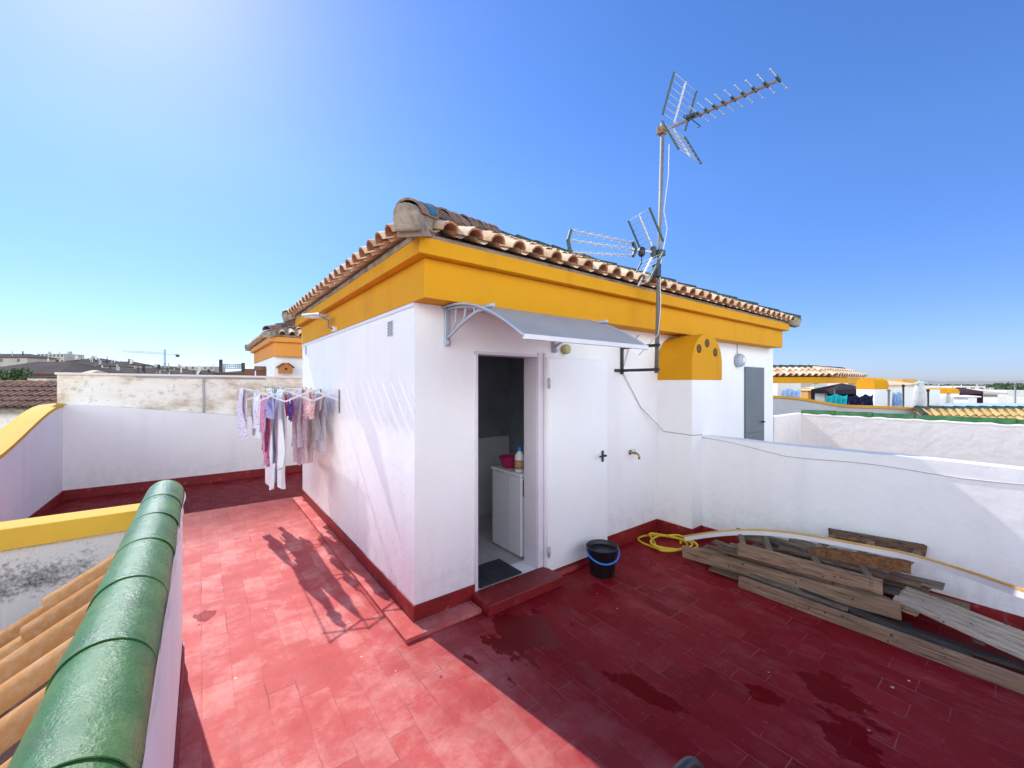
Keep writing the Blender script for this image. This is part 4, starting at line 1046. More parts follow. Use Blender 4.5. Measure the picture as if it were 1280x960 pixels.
def bar_z(x):
    i = min(range(len(bars)), key=lambda q: abs(bars[q] - x)); return bars[i], ((ZB + ZT) / 2 if i % 2 == 0 else ZT)

def garment(name, label, cat, x, ya, yb, zb, mat, shape='strip', amp=.018, folds=3, seed=0, hem=0.0):
    rnd = random.Random(seed); xx, zt = bar_z(x); g = MB()
    ph = rnd.uniform(0, 6); yc = (ya + yb) / 2; hw = abs(yb - ya) / 2
    def width(v):
        if shape == 'tee': return (1.0 if v < .34 else .70 + .04 * math.sin(v * 5))
        if shape == 'taper': return 1.0 - .45 * v
        if shape == 'swim': return (.45 + .9 * v if v < .45 else 1.0 - .9 * (v - .45))
        if shape == 'flare': return .55 + .55 * v
        if shape == 'sheet': return 1.0 - .12 * v + .06 * math.sin(v * 7 + ph)
        return .92 + .06 * math.sin(v * 5 + ph)
    def surf(side):
        def fn(u, v):
            z = zt + .008 - (zt - zb) * v * (1.0 if side > 0 else .8)
            s_ = (u - .5) * 2; wv = width(v)
            if shape in ('taper', 'sheet'): z += (zt - zb) * .06 * v * s_ * s_
            y = yc + hw * wv * s_ + .010 * math.sin(v * 4 + ph)
            x_ = xx + side * (.007 + .02 * math.sin(PI * min(1, v * 1.2))) + amp * (.2 + v) * math.sin(u * PI * 2 * folds / 2 + ph + side) + .006 * math.sin(v * 7 + u * 5 + ph) + .35 * amp * v * math.sin(u * PI * folds * 2.3 + ph * 2)
            if hem: z += hem * math.sin(u * 22 + ph) * v
            return Vector((x_, y, z))
        return fn
    g.grid(surf(1), 26, 34); g.grid(surf(-1), 26, 34)
    return solo(g, name, mat, label, cat, None)
gi = [
 ('pyjama_trousers', 'narrow white and purple floral garment at the outer far end of the rack', 'garment', .45, 6.25, 6.85, 1.06, 'cloth_floral', 'strip', .03, 4, 0.02),
 ('vest', 'pale blue narrow garment, second from the outer end of the rack', 'garment', .58, 6.10, 6.60, 1.08, 'cloth_paleblue', 'strip', .02, 3, 0),
 ('blouse', 'lilac blouse hanging between the pale blue garment and the pink patterned scarf', 'garment', .58, 5.65, 6.02, 1.18, 'cloth_lilac', 'taper', .02, 3, 0),
 ('scarf', 'long pink and purple patterned scarf on the rack', 'scarf', .58, 5.12, 5.52, .86, 'cloth_pinkpurple', 'strip', .02, 3, 0.01),
 ('bed_sheet', 'long white and pale blue sheet hanging lowest on the left of the rack', 'sheet', .72, 5.75, 6.35, .42, 'cloth_bluewhite', 'sheet', .03, 3, 0),
 ('shorts', 'short blue patterned shorts in front of the white sheet', 'garment', .58, 4.88, 5.06, 1.42, 'cloth_blue', 'strip', .02, 3, 0),
 ('trousers', 'long teal trousers in the middle of the rack', 'garment', .72, 5.42, 5.72, .60, 'cloth_teal', 'taper', .015, 2, 0),
 ('bath_towel', 'long ice blue towel hanging right of the teal trousers', 'towel', .72, 4.95, 5.40, .60, 'cloth_ice', 'sheet', .025, 3, 0),
 ('swimsuit', 'hot pink swimsuit in the middle of the rack', 'garment', .85, 5.62, 6.05, 1.30, 'cloth_hotpink', 'swim', .015, 2, 0),
 ('swim_shorts', 'violet swim shorts right of the hot pink swimsuit', 'garment', .85, 5.28, 5.58, 1.34, 'cloth_violet', 'flare', .015, 2, 0),
 ('ribbon_top', 'yellow strap top hanging beside the pink patterned scarf', 'garment', .72, 6.45, 6.75, 1.25, 'cloth_yellow', 'taper', .01, 2, 0),
 ('red_cloth', 'small red cloth folded over an inner bar of the rack', 'cloth', .85, 6.25, 6.85, 1.50, 'cloth_red', 'strip', .01, 2, 0),
 ('striped_dress', 'pink striped white dress near the hut wall', 'garment', .98, 5.35, 5.95, .78, 'cloth_stripe', 'sheet', .04, 5, 0.012),
 ('night_dress', 'cream night dress nearest the hut wall on the far half of the rack', 'garment', 1.12, 5.60, 6.25, .74, 'cloth_cream', 'sheet', .04, 5, 0.012),
 ('lace_top', 'pink lace top draped at the near wall end of the rack', 'garment', 1.00, 4.90, 5.28, 1.40, 'cloth_pinklace', 'flare', .03, 4, 0.02),
 ('grey_shirt', 'pale grey shirt hanging behind the pink lace top', 'garment', 1.12, 4.98, 5.50, .98, 'cloth_grey', 'tee', .03, 3, 0),
]
for i, a_ in enumerate(gi):
    garment(a_[0], a_[1], a_[2], a_[3], a_[4], a_[5], a_[6], a_[7], a_[8], a_[9], a_[10], i + 3, a_[11])
    xx, zt = bar_z(a_[3])
    for y in (a_[4] + .05, a_[5] - .05):
        p = MB(); p.bar((xx - .007, y, zt - .045), (xx - .002, y, zt + .03), .010, .006, (1, 0, 0)); p.bar((xx + .007, y, zt - .045), (xx + .002, y, zt + .03), .010, .006, (1, 0, 0))
        gcol = i % 3 == 1
        solo(p, 'clothes_peg', 'peg_green' if gcol else 'peg_wood', 'small green plastic peg clipped on the drying rack' if gcol else 'small wooden peg clipped on the drying rack', 'peg', 'green pegs on the drying rack' if gcol else 'wooden pegs on the drying rack')

# ================================================================== NEIGHBOURS, LEFT
h2 = thing('neighbour_hut', 'orange and white rooftop hut with clay tiles behind the stained wall', 'building', (1.30, 10.45, -3))
HX, HY = 1.30, 10.45
g = MB(); g.box(HX, HX + 6, HY, HY + 4.2, -3, 2.40); g.build('wall', 'white_stucco', h2)
g = MB(); g.box(HX - .02, HX + 6.02, HY - .12, HY + 4.3, 2.402, 2.72, .005); g.build('orange_band', 'orange_paint', h2)
g = MB(); g.box(HX - .10, HX + 6.1, HY - .20, HY + 4.4, 2.723, 2.83, .005); g.build('cornice', 'orange_paint', h2)
hip_roof(h2, HX - .18, HX + 6.2, HY - .28, HY + 4.5, 2.86, .45, 32, 24)
def birdhouse(c, nrm, label, mat):
    b = thing('birdhouse', label, 'birdhouse', c, None); n_ = Vector(nrm); s_ = Vector((-n_.y, n_.x, 0))
    c = Vector(c); wd, ht, dp = .26, .24, .2
    pl = [c - s_ * wd / 2, c + s_ * wd / 2, c + s_ * wd / 2 + Vector((0, 0, ht * .62)), c + Vector((0, 0, ht)), c - s_ * wd / 2 + Vector((0, 0, ht * .62))]
    g = MB(); g.prism(pl, n_ * dp); g.build('box', mat, b)
    g = MB()
    for k_ in (-1, 1): g.bar(c + Vector((0, 0, ht + .012)) + s_ * (k_ * .04) + n_ * dp * .5 - Vector((0, 0, .02)), c + s_ * (k_ * (wd / 2 + .04)) + Vector((0, 0, ht * .55)) + n_ * dp * .5, dp + .08, .018, n_.cross(s_) )
    g.build('roof', 'hut_wood_dark', b)
    g = MB(); g.lathe([(.028, 0), (.028, .004), (.001, .004)], c + n_ * (dp + .0) + Vector((0, 0, .10)), 12, n_); g.build('entry_hole', 'dark_hole', b)
pb = at(355, 467, 9.25); birdhouse((pb.x, HY - .002, pb.z), (0, -1, 0), 'orange wooden birdhouse on the front wall of the neighbouring hut', 'hut_wood')
birdhouse((HX - .002, 12.0, 1.99), (-1, 0, 0), 'dark brown birdhouse on the shaded side wall of the neighbouring hut', 'hut_wood_dark')
g = MB(); g.box(HX - .25, HX - .002, 11.5, 12.6, 1.93, 1.965); solo(g, 'wall_shelf', 'white_stucco', 'narrow ledge under the dark brown birdhouse', 'shelf')

# dark tiled roof at the far left
dr = thing('dark_roof_house', 'low house with a dark brown tiled roof at the left edge beyond the swept wall', 'house', at(10, 520, 11) * 1.0)
p0 = at(75, 509, 11.2); p1 = at(-160, 514, 11.2 ); 
u_ = Vector((p0.x - p1.x, p0.y - p1.y, 0)); L = u_.length; u_.normalize(); inn = Vector((-u_.y, u_.x, 0))
if inn.dot(FW) < 0: inn = -inn
o_ = Vector((p1.x, p1.y, 1.10))
g = MB(); roof_side(g, o_, u_, L, inn, .42, 1.6, max(8, int(L / .22)), hip=False); g.build('roof_tiles', ['dark_clay', 'dark_clay'], dr)
g = MB(); q = [o_, o_ + u_ * L, o_ + u_ * L + inn * 1.6 + Vector((0, 0, .64)), o_ + inn * 1.6 + Vector((0, 0, .64))]
g.faces([p - Vector((0, 0, .05)) for p in q] + [p - Vector((0, 0, .12)) for p in q], [(0, 1, 2, 3), (7, 6, 5, 4), (0, 4, 5, 1), (1, 5, 6, 2), (2, 6, 7, 3), (3, 7, 4, 0)]); g.build('roof_bed', 'mortar', dr)
g = MB(); b0 = o_ + inn * .25
g.prism([Vector((b0.x, b0.y, -5)), Vector((b0.x, b0.y, 1.05)), b0 + inn * 1.3 + Vector((0, 0, .45)), Vector((b0.x, b0.y, -5)) + inn * 3], u_ * (L - .3)); g.build('wall', 'lumpy_plaster', dr)
g = MB(); ridge_run(g, q[3] + Vector((0, 0, .03)), q[2] + Vector((0, 0, .03)), (0, 0, 1), .11); ridge_run(g, q[1] + Vector((0, 0, .03)), q[2] + Vector((0, 0, .03)), (0, 0, 1), .09); g.build('ridge_tiles', 'dark_clay', dr)

def facade_block(name, label, cat, px0, px1, py_top, d, depth, wallm, roofm=None, nwin=4, rows=2, base=-6.2, group=None, clutter=0, seed=0, eave=.3, winm='far_window', roof_h=None):
    """box building facing the camera between two photo columns: wall, tiled roof, windows, roof clutter"""
    rnd = random.Random(seed)
    a = at(px0, py_top, d); b = at(px1, py_top, d); zt = a.z
    t = thing(name, label, cat, ((a.x + b.x) / 2, (a.y + b.y) / 2, base), group)
    u = Vector((b.x - a.x, b.y - a.y, 0)); L = u.length; u.normalize(); inn = Vector((-u.y, u.x, 0))
    if inn.dot(FW) < 0: inn = -inn
    A0 = Vector((a.x, a.y, base)); g = MB(); rh = roof_h if roof_h is not None else (depth * .22 if roofm else 0)
    zw = zt - rh
    g.prism([A0, A0 + u * L, A0 + u * L + inn * depth, A0 + inn * depth], (0, 0, zw - base)); g.build('wall', wallm, t)
    if roofm:
        g = MB(); e = eave
        lo = [A0 - u * e - inn * e, A0 + u * (L + e) - inn * e, A0 + u * (L + e) + inn * (depth + e), A0 - u * e + inn * (depth + e)]
        lo = [Vector((p.x, p.y, zw + .003)) for p in lo]; hi = [A0 + u * min(L * .3, depth / 2) + inn * depth / 2, A0 + u * (L - min(L * .3, depth / 2)) + inn * depth / 2]; hi = [Vector((p.x, p.y, zt)) for p in hi]
        th = [p + Vector((0, 0, max(.05, e * .3))) for p in lo]
        g.faces(lo + th + hi, [(3, 2, 1, 0), (0, 1, 5, 4), (1, 2, 6, 5), (2, 3, 7, 6), (3, 0, 4, 7), (4, 5, 9, 8), (5, 6, 9), (6, 7, 8, 9), (7, 4, 8)]); g.build('roof', roofm, t)
    H = min(zw - base, zw + 4)
    for r_ in range(rows):
        for i in range(nwin):
            c = A0 + u * (L * (i + .5) / nwin) ; c.z = zw - 1.0 - 2.9 * r_ if d > 40 else zw - H * .25 - r_ * .5 * H
            ww, wh = min(1.1, L / nwin * .5), (1.2 if d > 40 else H * .16)
            g = MB(); p_ = [c - u * ww / 2 - Vector((0, 0, wh / 2)), c + u * ww / 2 - Vector((0, 0, wh / 2)), c + u * ww / 2 + Vector((0, 0, wh / 2)), c - u * ww / 2 + Vector((0, 0, wh / 2))]
            g.prism([q_ - inn * .03 for q_ in p_], inn * .028); g.build('window', winm, t)
    for i in range(clutter):
        c = A0 + u * (L * rnd.uniform(.04, .96)) + inn * rnd.uniform(.1, depth * .5); k_ = d / 100
        hh = rnd.uniform(.1, .75) * k_; ww = rnd.choice([.15, .2, .3, .5]) * k_
        g = MB(); zb = zw if not roofm else zw + rh * .4
        g.box(c.x - ww / 2, c.x + ww / 2, c.y - ww / 2, c.y + ww / 2, zb - .2, zt + hh); g.build('chimney', rnd.choice(['far_wall', 'far_dark_roof', 'far_white']), t)
    return t
G = 'low houses in the middle distance on the left'
facade_block('house', 'house with dark tiled roof and bright gable end at far left', 'house', -60, 68, 449, 26, 6, 'far_ochre', 'far_dark_roof', 3, 1, -6, seed=1, eave=.6)
facade_block('house', 'ochre gabled rooftop house left of the stained wall', 'house', 52, 76, 461, 19, 4, 'far_ochre', 'clay_tile', 1, 1, -6, seed=2, eave=.3)
facade_block('house', 'pale rooftop cabin with small dark window just behind the dark tiled roof', 'house', 34, 58, 469, 17, 3, 'far_white', 'far_dark_roof', 2, 1, -6, seed=3, eave=.15, roof_h=.12)
facade_block('house', 'dark timber lean-to with a shaded opening at the far left edge', 'shed', -40, 3, 466, 21, 3, 'hut_wood_dark', None, 1, 1, -6, seed=4)
# ball of greenery behind the dark roof
def bush(name, label, cat, c, r, n, mat, group=None, size=.08, trunk=True, kind=None):
    rnd = random.Random(hash(name) % 97 + n); t = thing(name, label, cat, (c.x, c.y, -6.0 if trunk else c.z - r), group)
    g = MB()
    lob = [(c + Vector((rnd.uniform(-.6, .6) * r, rnd.uniform(-.6, .6) * r, rnd.uniform(-.5, .6) * r)), r * rnd.uniform(.35, .6)) for _ in range(9)]
    for i in range(n):
        q, rr = rnd.choice(lob); v = Vector((rnd.gauss(0, 1), rnd.gauss(0, 1), rnd.gauss(0, 1))).normalized() * rr * rnd.uniform(.6, 1.05)
        p = q + v; a = Vector((rnd.gauss(0, 1), rnd.gauss(0, 1), rnd.gauss(0, 1))).normalized() * size; b = a.cross(Vector((rnd.gauss(0, 1), rnd.gauss(0, 1), rnd.gauss(0, 1)))).normalized() * size * .6
        g.faces([p - a, p + b, p + a, p - b], [(0, 1, 2, 3)])
    g.build('crown', mat, t, normals=False)
    if trunk:
        g = MB(); g.tube([(c.x, c.y, -6.1), (c.x + .05, c.y, c.z - r * .3), (c.x, c.y + .05, c.z + r * .2)], [.16, .09, .03], 7); g.build('trunk', 'trunk_bark', t)
bush('leafy_tree', 'small green tree showing between the pale rooftop houses at far left', 'tree', at(15, 474, 18.5), .62, 1300, 'leaf', size=.07)

far = [(-120, 34, 441, 150, 'long dark roofed apartment block at the far left skyline', 'far_wall', 'far_dark_roof'),
       (46, 80, 442, 210, 'pale flat roofed block standing above the dark roofs', 'far_wall', None),
       (30, 130, 451, 130, 'dark tiled row of houses below the pale flat block', 'far_wall', 'far_dark_roof'),
       (84, 126, 447, 190, 'brown terrace with many chimneys right of the pale block', 'far_wall', 'far_dark_roof'),
       (126, 164, 451, 170, 'beige apartment block left of the tower crane', 'far_wall', 'far_dark_roof'),
       (70, 190, 459, 110, 'long low dark roofed row just above the stained wall', 'far_white', 'far_dark_roof'),
       (160, 214, 457, 200, 'grey brown row of houses directly behind the tower crane', 'far_wall', 'far_dark_roof'),
       (190, 262, 462, 150, 'low dark roofed row between the crane and the ochre cottage', 'far_wall', 'far_dark_roof'),
       (214, 268, 458, 260, 'faint beige block on the skyline right of the crane', 'far_wall', None),
       (120, 250, 466, 85, 'nearest dark roofs peeping over the stained wall', 'far_white', 'far_dark_roof'),
       ]
for i, (a_, b_, py, d, lb, wm_, rm_) in enumerate(far):
    facade_block('apartment_block', lb, 'apartment block', a_, b_, py, d, 10, wm_, rm_, 7, 2, -6.2, None, 9, i + 20, .6, roof_h=(1.8 if rm_ else None))
facade_block('cottage', 'small ochre cottage with a railed roof deck behind the stained wall', 'house', 275, 306, 462, 30, 4, 'far_ochre', 'far_dark_roof', 2, 1, -6, seed=44, eave=.3, roof_h=.35)
rd = thing('roof_railing', 'white railing with two dark posts on the ochre cottage roof', 'railing', at(290, 461, 31))
g = MB()
for px in (276, 304): q = at(px, 460, 31); g.box(q.x - .11, q.x + .11, q.y - .11, q.y + .11, q.z - .5, q.z + (.65 if px < 280 else .4))
g.build('post', 'far_dark_roof', rd)
g = MB()
for py in (455.5, 457.5, 460): g.tube([at(276, py, 31), at(304, py, 31)], .05, 5)
for i in range(12): px = 277 + 27 * i / 11; g.tube([at(px, 455, 31), at(px, 461, 31)], .03, 5)
g.build('rails', 'crane_arm', rd)
facade_block('shed', 'dark brown timber shed left of the neighbouring hut', 'shed', 306, 330, 461, 14.5, 1.2, 'hut_wood_dark', None, 1, 0, -5, seed=45)

# tower crane
cd = 420; cr_ = thing('tower_crane', 'tall blue tower crane with a long pale jib on the left skyline', 'crane', at(206, 470, cd))
g = MB(); b_ = at(206, 478, cd); t_ = at(206, 437, cd)
for s_ in (-.8, .8): g.bar(b_ + RT * s_, t_ + RT * s_, .5, .5, (1, 0, 0))
for i in range(14):
    z0 = b_.z + (t_.z - b_.z) * i / 14; z1 = b_.z + (t_.z - b_.z) * (i + 1) / 14; s_ = .8 if i % 2 else -.8
    g.bar(Vector((b_.x, b_.y, z0)) + RT * s_, Vector((b_.x, b_.y, z1)) - RT * s_, .3, .3, (1, 0, 0))
g.build('tower', 'crane_blue', cr_)
g = MB(); a_ = at(154, 440, cd); c_ = at(206, 443, cd); e_ = at(222, 443.5, cd)
for o2 in (0, 1.6): g.bar(a_ + Vector((0, 0, o2)), c_ + Vector((0, 0, o2)), .45, .45); 
for i in range(24): g.bar(a_.lerp(c_, i / 24) + Vector((0, 0, 1.6 * (i % 2))), a_.lerp(c_, (i + 1) / 24) + Vector((0, 0, 1.6 * ((i + 1) % 2))), .25, .25)
g.bar(c_, e_, .7, .7); g.tube([t_, a_.lerp(c_, .3)], .1, 4); g.tube([t_, e_], .1, 4); g.build('jib', 'crane_arm', cr_)
g = MB(); q = e_; g.box(q.x - 1.6, q.x + 1.6, q.y - 1.2, q.y + 1.2, q.z - 2.4, q.z + .4); g.build('counterweight', 'far_window', cr_)

# ================================================================== NEIGHBOURS, RIGHT
nw = thing('ridge_capped_wall', 'lumpy pinkish white wall capped with green ridge tiles beyond the parapet', 'wall', (9.6, 3, -2))
NX = 9.6; NY, NZ = 2.88, 1.17
g = MB(); g.prism([(NX, NY, -3), (NX, NY, NZ), (NX, -14, NZ - .02), (NX, -14, -3)], (.2, 0, 0)); g.build('wall_body', 'lumpy_plaster', nw)
g = MB(); g.box(8.2, NX + .198, NY + .001, NY + .15, -3, NZ + .02); g.build('end_wall', 'lumpy_plaster', nw)
g = MB(); ridge_run(g, (NX + .10, -14, NZ - .005), (NX + .10, NY + .02, NZ + .005), (0, 0, 1), .088, .55, .004); g.build('ridge_tiles', 'green_matt', nw)
g = MB(); g.tube([(NX + .024, NY - 17 * i / 200, NZ - .008 + .012 * math.sin(i * 1.7) * math.sin(i * .37)) for i in range(160)], .028, 6); g.build('mortar_line', 'lumpy_plaster', nw)

# grey swept parapet with ochre coping
gp = thing('swept_parapet', 'grey rendered parapet with a swept ochre coping beyond the green capped wall', 'wall', at(1060, 515, 13))
cps = [(930, 496.5), (970, 497.5), (992, 499), (1015, 502.5), (1045, 507.5), (1065, 509.5), (1110, 511), (1166, 513.5)]
P_ = []
for i, (px, py) in enumerate(cps):
    d_ = 13.0 - i * .12; P_.append(at(px, py, d_))
P_ = cr(P_, 6)
g = MB(); pts = []; fs = []
for p in P_: pts += [Vector((p.x, p.y, -3)), p, p + FW * .2, Vector((p.x + FW.x * .2, p.y + FW.y * .2, -3))]
for i in range(len(P_) - 1):
    a_ = 4 * i; fs += [(a_, a_ + 4, a_ + 5, a_ + 1), (a_ + 1, a_ + 5, a_ + 6, a_ + 2), (a_ + 2, a_ + 6, a_ + 7, a_ + 3)]
m = 4 * (len(P_) - 1); fs += [(0, 1, 2, 3), (m + 3, m + 2, m + 1, m)]
g.faces(pts, fs); g.build('wall_body', 'grey_plaster', gp)
g = MB(); pts = []; fs = []
for p in P_:
    for dx, dz in ((-.05, .002), (-.05, .075), (.25, .075), (.25, .002)): pts.append(p + FW * dx + Vector((0, 0, dz)))
for i in range(len(P_) - 1):
    for j in range(4): fs.append((4 * i + j, 4 * i + (j + 1) % 4, 4 * i + 4 + (j + 1) % 4, 4 * i + 4 + j))
fs += [(0, 1, 2, 3), (m + 3, m + 2, m + 1, m)]
g.faces(pts, fs); g.build('coping', 'ochre_paint', gp)

# pergola with tiled fringe
pg = thing('tiled_pergola', 'ochre roof terrace shelter with a fringe of clay tiles on white posts', 'pergola', at(1020, 500, 15.5))
a_, b_, c_ = at(900, 480, 15.5), at(1037, 476, 15.5), at(1076, 474.5, 18.5)
for p in (a_, b_, c_): p.z = 1.80
ub = (b_ - a_).normalized(); uc = (c_ - b_).normalized()
g = MB(); dw = uc * .01
cor = [a_, b_, c_, c_ + (a_ - b_)]
g.prism(cor, (0, 0, .24)); g.build('beam', 'ochre_paint', pg)
g = MB()
inn = Vector((-ub.y, ub.x, 0)); inn = inn if inn.dot(FW) > 0 else -inn
roof_side(g, a_ - inn * .16 + Vector((0, 0, .27)), ub, (b_ - a_).length + .2, inn, .42, .75, 18, course=.42, hip=False)
i2 = Vector((-uc.y, uc.x, 0)); i2 = i2 if i2.dot(a_ - b_) > 0 else -i2
roof_side(g, b_ - i2 * .16 + Vector((0, 0, .27)), uc, (c_ - b_).length + .2, i2, .42, .75, 14, course=.42, hip=False)
g.build('roof_tiles', ['clay_tile', 'clay_end'], pg)
g = MB(); top = Vector((0, 0, .62)); ridge_run(g, a_ + inn * .6 + top, b_ + inn * .45 + i2 * .4 + top, (0, 0, 1), .10, .4); ridge_run(g, b_ + inn * .45 + i2 * .4 + top, c_ + i2 * .6 + top, (0, 0, 1), .10, .4); g.build('ridge_tiles', 'green_ridge', pg)
g = MB(); g.prism([a_ + inn * .5 + Vector((0, 0, .242)), b_ + inn * .5 + i2 * .4 + Vector((0, 0, .242)), c_ + i2 * .5 + Vector((0, 0, .242)), c_ + (a_ - b_) + Vector((0, 0, .242))], (0, 0, .30)); g.build('roof_bed', 'mortar', pg)
for p in (b_ + inn * .12 - ub * .25, c_ + i2 * .2 - uc * .2, a_ + inn * .2 + ub * 1.0):
    g = MB(); g.box(p.x - .17, p.x + .17, p.y - .17, p.y + .17, -3, 1.798); g.build('post', 'white_stucco', pg)
facade_block('roof_cabin', 'white cabin with one small dark window seen under the tiled shelter', 'cabin', 972, 1001, 479, 22, 2, 'far_white', None, 1, 1, -6, seed=50)
facade_block('roof_cabin', 'ochre roofed low cabin between the shelter post and the white cabin', 'cabin', 1010, 1034, 485, 30, 3, 'far_ochre', None, 1, 0, -6, seed=51)
facade_block('roof_cabin', 'ochre tiled lean-to behind the black tent', 'cabin', 1040, 1100, 480, 28, 3, 'far_ochre', 'clay_tile', 1, 0, -6, seed=52, roof_h=.5)
facade_block('house', 'low red tiled house right of the ochre chimney', 'house', 1100, 1148, 475.5, 40, 4, 'far_white', 'clay_tile', 3, 1, -6, seed=53, roof_h=.5)
facade_block('house', 'bright ochre box on the roof of the red tiled house', 'cabin', 1128, 1146, 473.8, 41, 2, 'far_ochre', None, 1, 0, -6, seed=54)
def hanging(name, label, px0, px1, py0, py1, d, mat, cat, seed):
    rnd = random.Random(seed); g = MB(); ph = rnd.uniform(0, 6)
    def fn(u, v):
        p = at(px0 + (px1 - px0) * u, py0 + (py1 - py0) * v + 1.2 * math.sin(u * 9 + ph) * (1 - v) , d)
        return p + FW * (.05 * math.sin(u * 26 + ph) * (.3 + v))
    g.grid(fn, 30, 6); g.grid(lambda u, v: fn(u, v) + FW * .02, 30, 6); return solo(g, name, mat, label, cat)
hanging('beach_towel', 'turquoise towel hung over the parapet beneath the tiled shelter', 1034, 1060, 494, 508, 12.9, 'cloth_turquoise', 'towel', 1)
hanging('dark_clothes', 'row of dark navy clothes hanging right of the turquoise towel', 1061, 1076, 495, 509, 13.0, 'cloth_navy', 'clothes', 2)
hanging('dark_clothes', 'black clothes hanging nearest the ochre chimney', 1077, 1092, 494, 509, 13.1, 'cloth_navy', 'clothes', 3)
hanging('light_sheet', 'light blue sheet on a line below the white cabin', 978, 1001, 487, 498.5, 14.2, 'cloth_sky', 'sheet', 4)
def tent(label, px0, px1, py_e, py_t, py_b, d, mat):
    t = thing('party_tent', label, 'tent', at((px0 + px1) / 2, py_b, d)); a_ = at(px0, py_e, d); b_ = at(px1, py_e, d); u = b_ - a_; dp = FW * u.length * .8
    ap = at((px0 + px1) / 2, py_t, d) + dp * .5
    g = MB(); q = [a_, b_, b_ + dp, a_ + dp]; fl_ = [p - Vector((0, 0, .16)) for p in q]
    g.faces(q + [ap] + fl_, [(0, 1, 4), (1, 2, 4), (2, 3, 4), (3, 0, 4), (0, 1, 6, 5), (1, 2, 7, 6), (2, 3, 8, 7), (3, 0, 5, 8)]); g.build('canopy', mat, t)
    zb = at(px0, py_b, d).z - 1.2; g = MB()
    for i, p in enumerate(q): g.tube([Vector((p.x, p.y, zb)), p], .03, 6)
    g.build('posts', 'black_metal', t)
    g = MB(); g.prism([Vector((q[3].x, q[3].y, zb)), Vector((q[2].x, q[2].y, zb)), q[2], q[3]], FW * .03); g.prism([Vector((q[1].x, q[1].y, zb)), Vector((q[2].x, q[2].y, zb)), q[2], q[1]], -u * .004); g.build('side_curtain', mat, t)
tent('black party tent behind the hanging clothes', 1044, 1093, 487, 479, 508, 14.5, 'tent_black')
tent('dark wine coloured tent behind the pair of ochre chimneys', 1196, 1228, 489, 484, 505, 24, 'tent_wine')
def chim(label, px0, px1, py_t, py_m, py_b, d, group=None):
    t = thing('barrel_chimney', label, 'chimney', at((px0 + px1) / 2, py_b, d), group)
    a_ = at(px0, py_m, d); b_ = at(px1, py_m, d); u = (b_ - a_); L = u.length; u.normalize(); inn = Vector((-u.y, u.x, 0)); inn = inn if inn.dot(FW) > 0 else -inn
    zt = at(px0, py_t, d).z; g = MB(); z0 = -3
    q = [Vector((a_.x, a_.y, z0)), Vector((b_.x, b_.y, z0))]; g.prism([q[0], q[1], q[1] + inn * .7, q[0] + inn * .7], (0, 0, a_.z - z0)); g.build('shaft', 'white_stucco', t)
    g = MB(); poly = []
    H = zt - a_.z
    for i in range(15):
        tt = PI * i / 14; poly.append(a_ + inn * (.35 - .36 * math.cos(tt)) + Vector((0, 0, H * (.45 + .55 * math.sin(tt)))))
    poly = [a_ - inn * .01] + poly + [a_ + inn * .71]; g.prism([p - u * .01 for p in poly], u * (L + .02)); cp = g.build('barrel_cap', 'ochre_paint', t)
    g = MB()
    for k_ in (.22, .5): g.lathe([(.06, 0), (.06, .006), (.001, .006)], b_ + inn * k_ + u * .012 + Vector((0, 0, H * .6)), 12, u)
    g.build('vent_hole', 'dark_hole', cp)
chim('white chimney with an ochre barrel cap right of the black tent', 1093, 1110, 472, 486.5, 509, 13.4)
chim('left one of a pair of small ochre capped chimneys on the right', 1172, 1183, 485, 492, 505, 20, None)
chim('right one of a pair of small ochre capped chimneys on the right', 1188, 1199, 485, 492, 505, 20, None)
# covered parasol / boiler
pc = thing('covered_parasol', 'closed pale parasol wrapped in a cover standing on the neighbouring terrace', 'parasol', at(1149, 509, 14.5))
q = at(1149, 509, 14.5); g = MB(); g.lathe([(.14, -.1), (.17, .15), (.17, .42), (.14, .66), (.10, .84), (.04, .93), (.001, .95)], q, 16); g.build('cover', 'cover_white', pc)
g = MB(); g.tube([at(1138, 481, 14.4), at(1150, 478.5, 14.5), at(1159, 477.8, 14.6)], [.02, .07, .02], 8); g.build('folded_arm', 'cover_white', pc)
g = MB(); g.tube([q - Vector((0, 0, 1.5)), q + Vector((0, 0, .2))], .04, 8); g.build('pole', 'galvanised', pc)
def post(label, px, py0, py1, d, mat, r=.03):
    g = MB(); b_ = at(px, py1, d); t_ = at(px, py0, d); g.tube([b_ - Vector((0, 0, 1.5)), t_], r, 8); g.lathe([(r * 1.6, 0), (r * 1.6, .05), (r * .5, .07)], t_, 8); solo(g, 'metal_post', mat, label, 'post')
post('thin dark metal post standing right of the covered parasol', 1160, 489, 508, 13.5, 'black_metal')
post('thin dark metal post right of the ochre capped chimney', 1129, 483, 508, 13.8, 'black_metal')
post('tall thin grey pole rising near the right edge of the picture', 1269, 483, 507, 18, 'galvanised')
post('slim grey post on the terrace just left of the covered parasol', 1111, 489, 510, 13.2, 'galvanised')
hanging('blue_towel', 'blue cloth hanging slantwise left of the covered parasol', 1116, 1127, 491, 508, 13.6, 'cloth_sky', 'towel', 6)
facade_block('roof_terrace_wall', 'white terrace wall behind the covered parasol', 'wall', 1108, 1175, 487, 17, .2, 'far_white', None, 1, 0, -6, seed=56)
facade_block('roof_cabin', 'beige rooftop cabin with a small window right of the wine coloured tent', 'cabin', 1229, 1247, 487, 25, 3, 'far_wall', 'far_wall', 2, 1, -6, seed=57, roof_h=.3)
facade_block('roof_chimney', 'stubby white chimney in front of the wine coloured tent', 'chimney', 1210, 1221, 494, 19, .6, 'far_white', 'far_white', 1, 0, -6, seed=58, eave=.1, roof_h=.1)
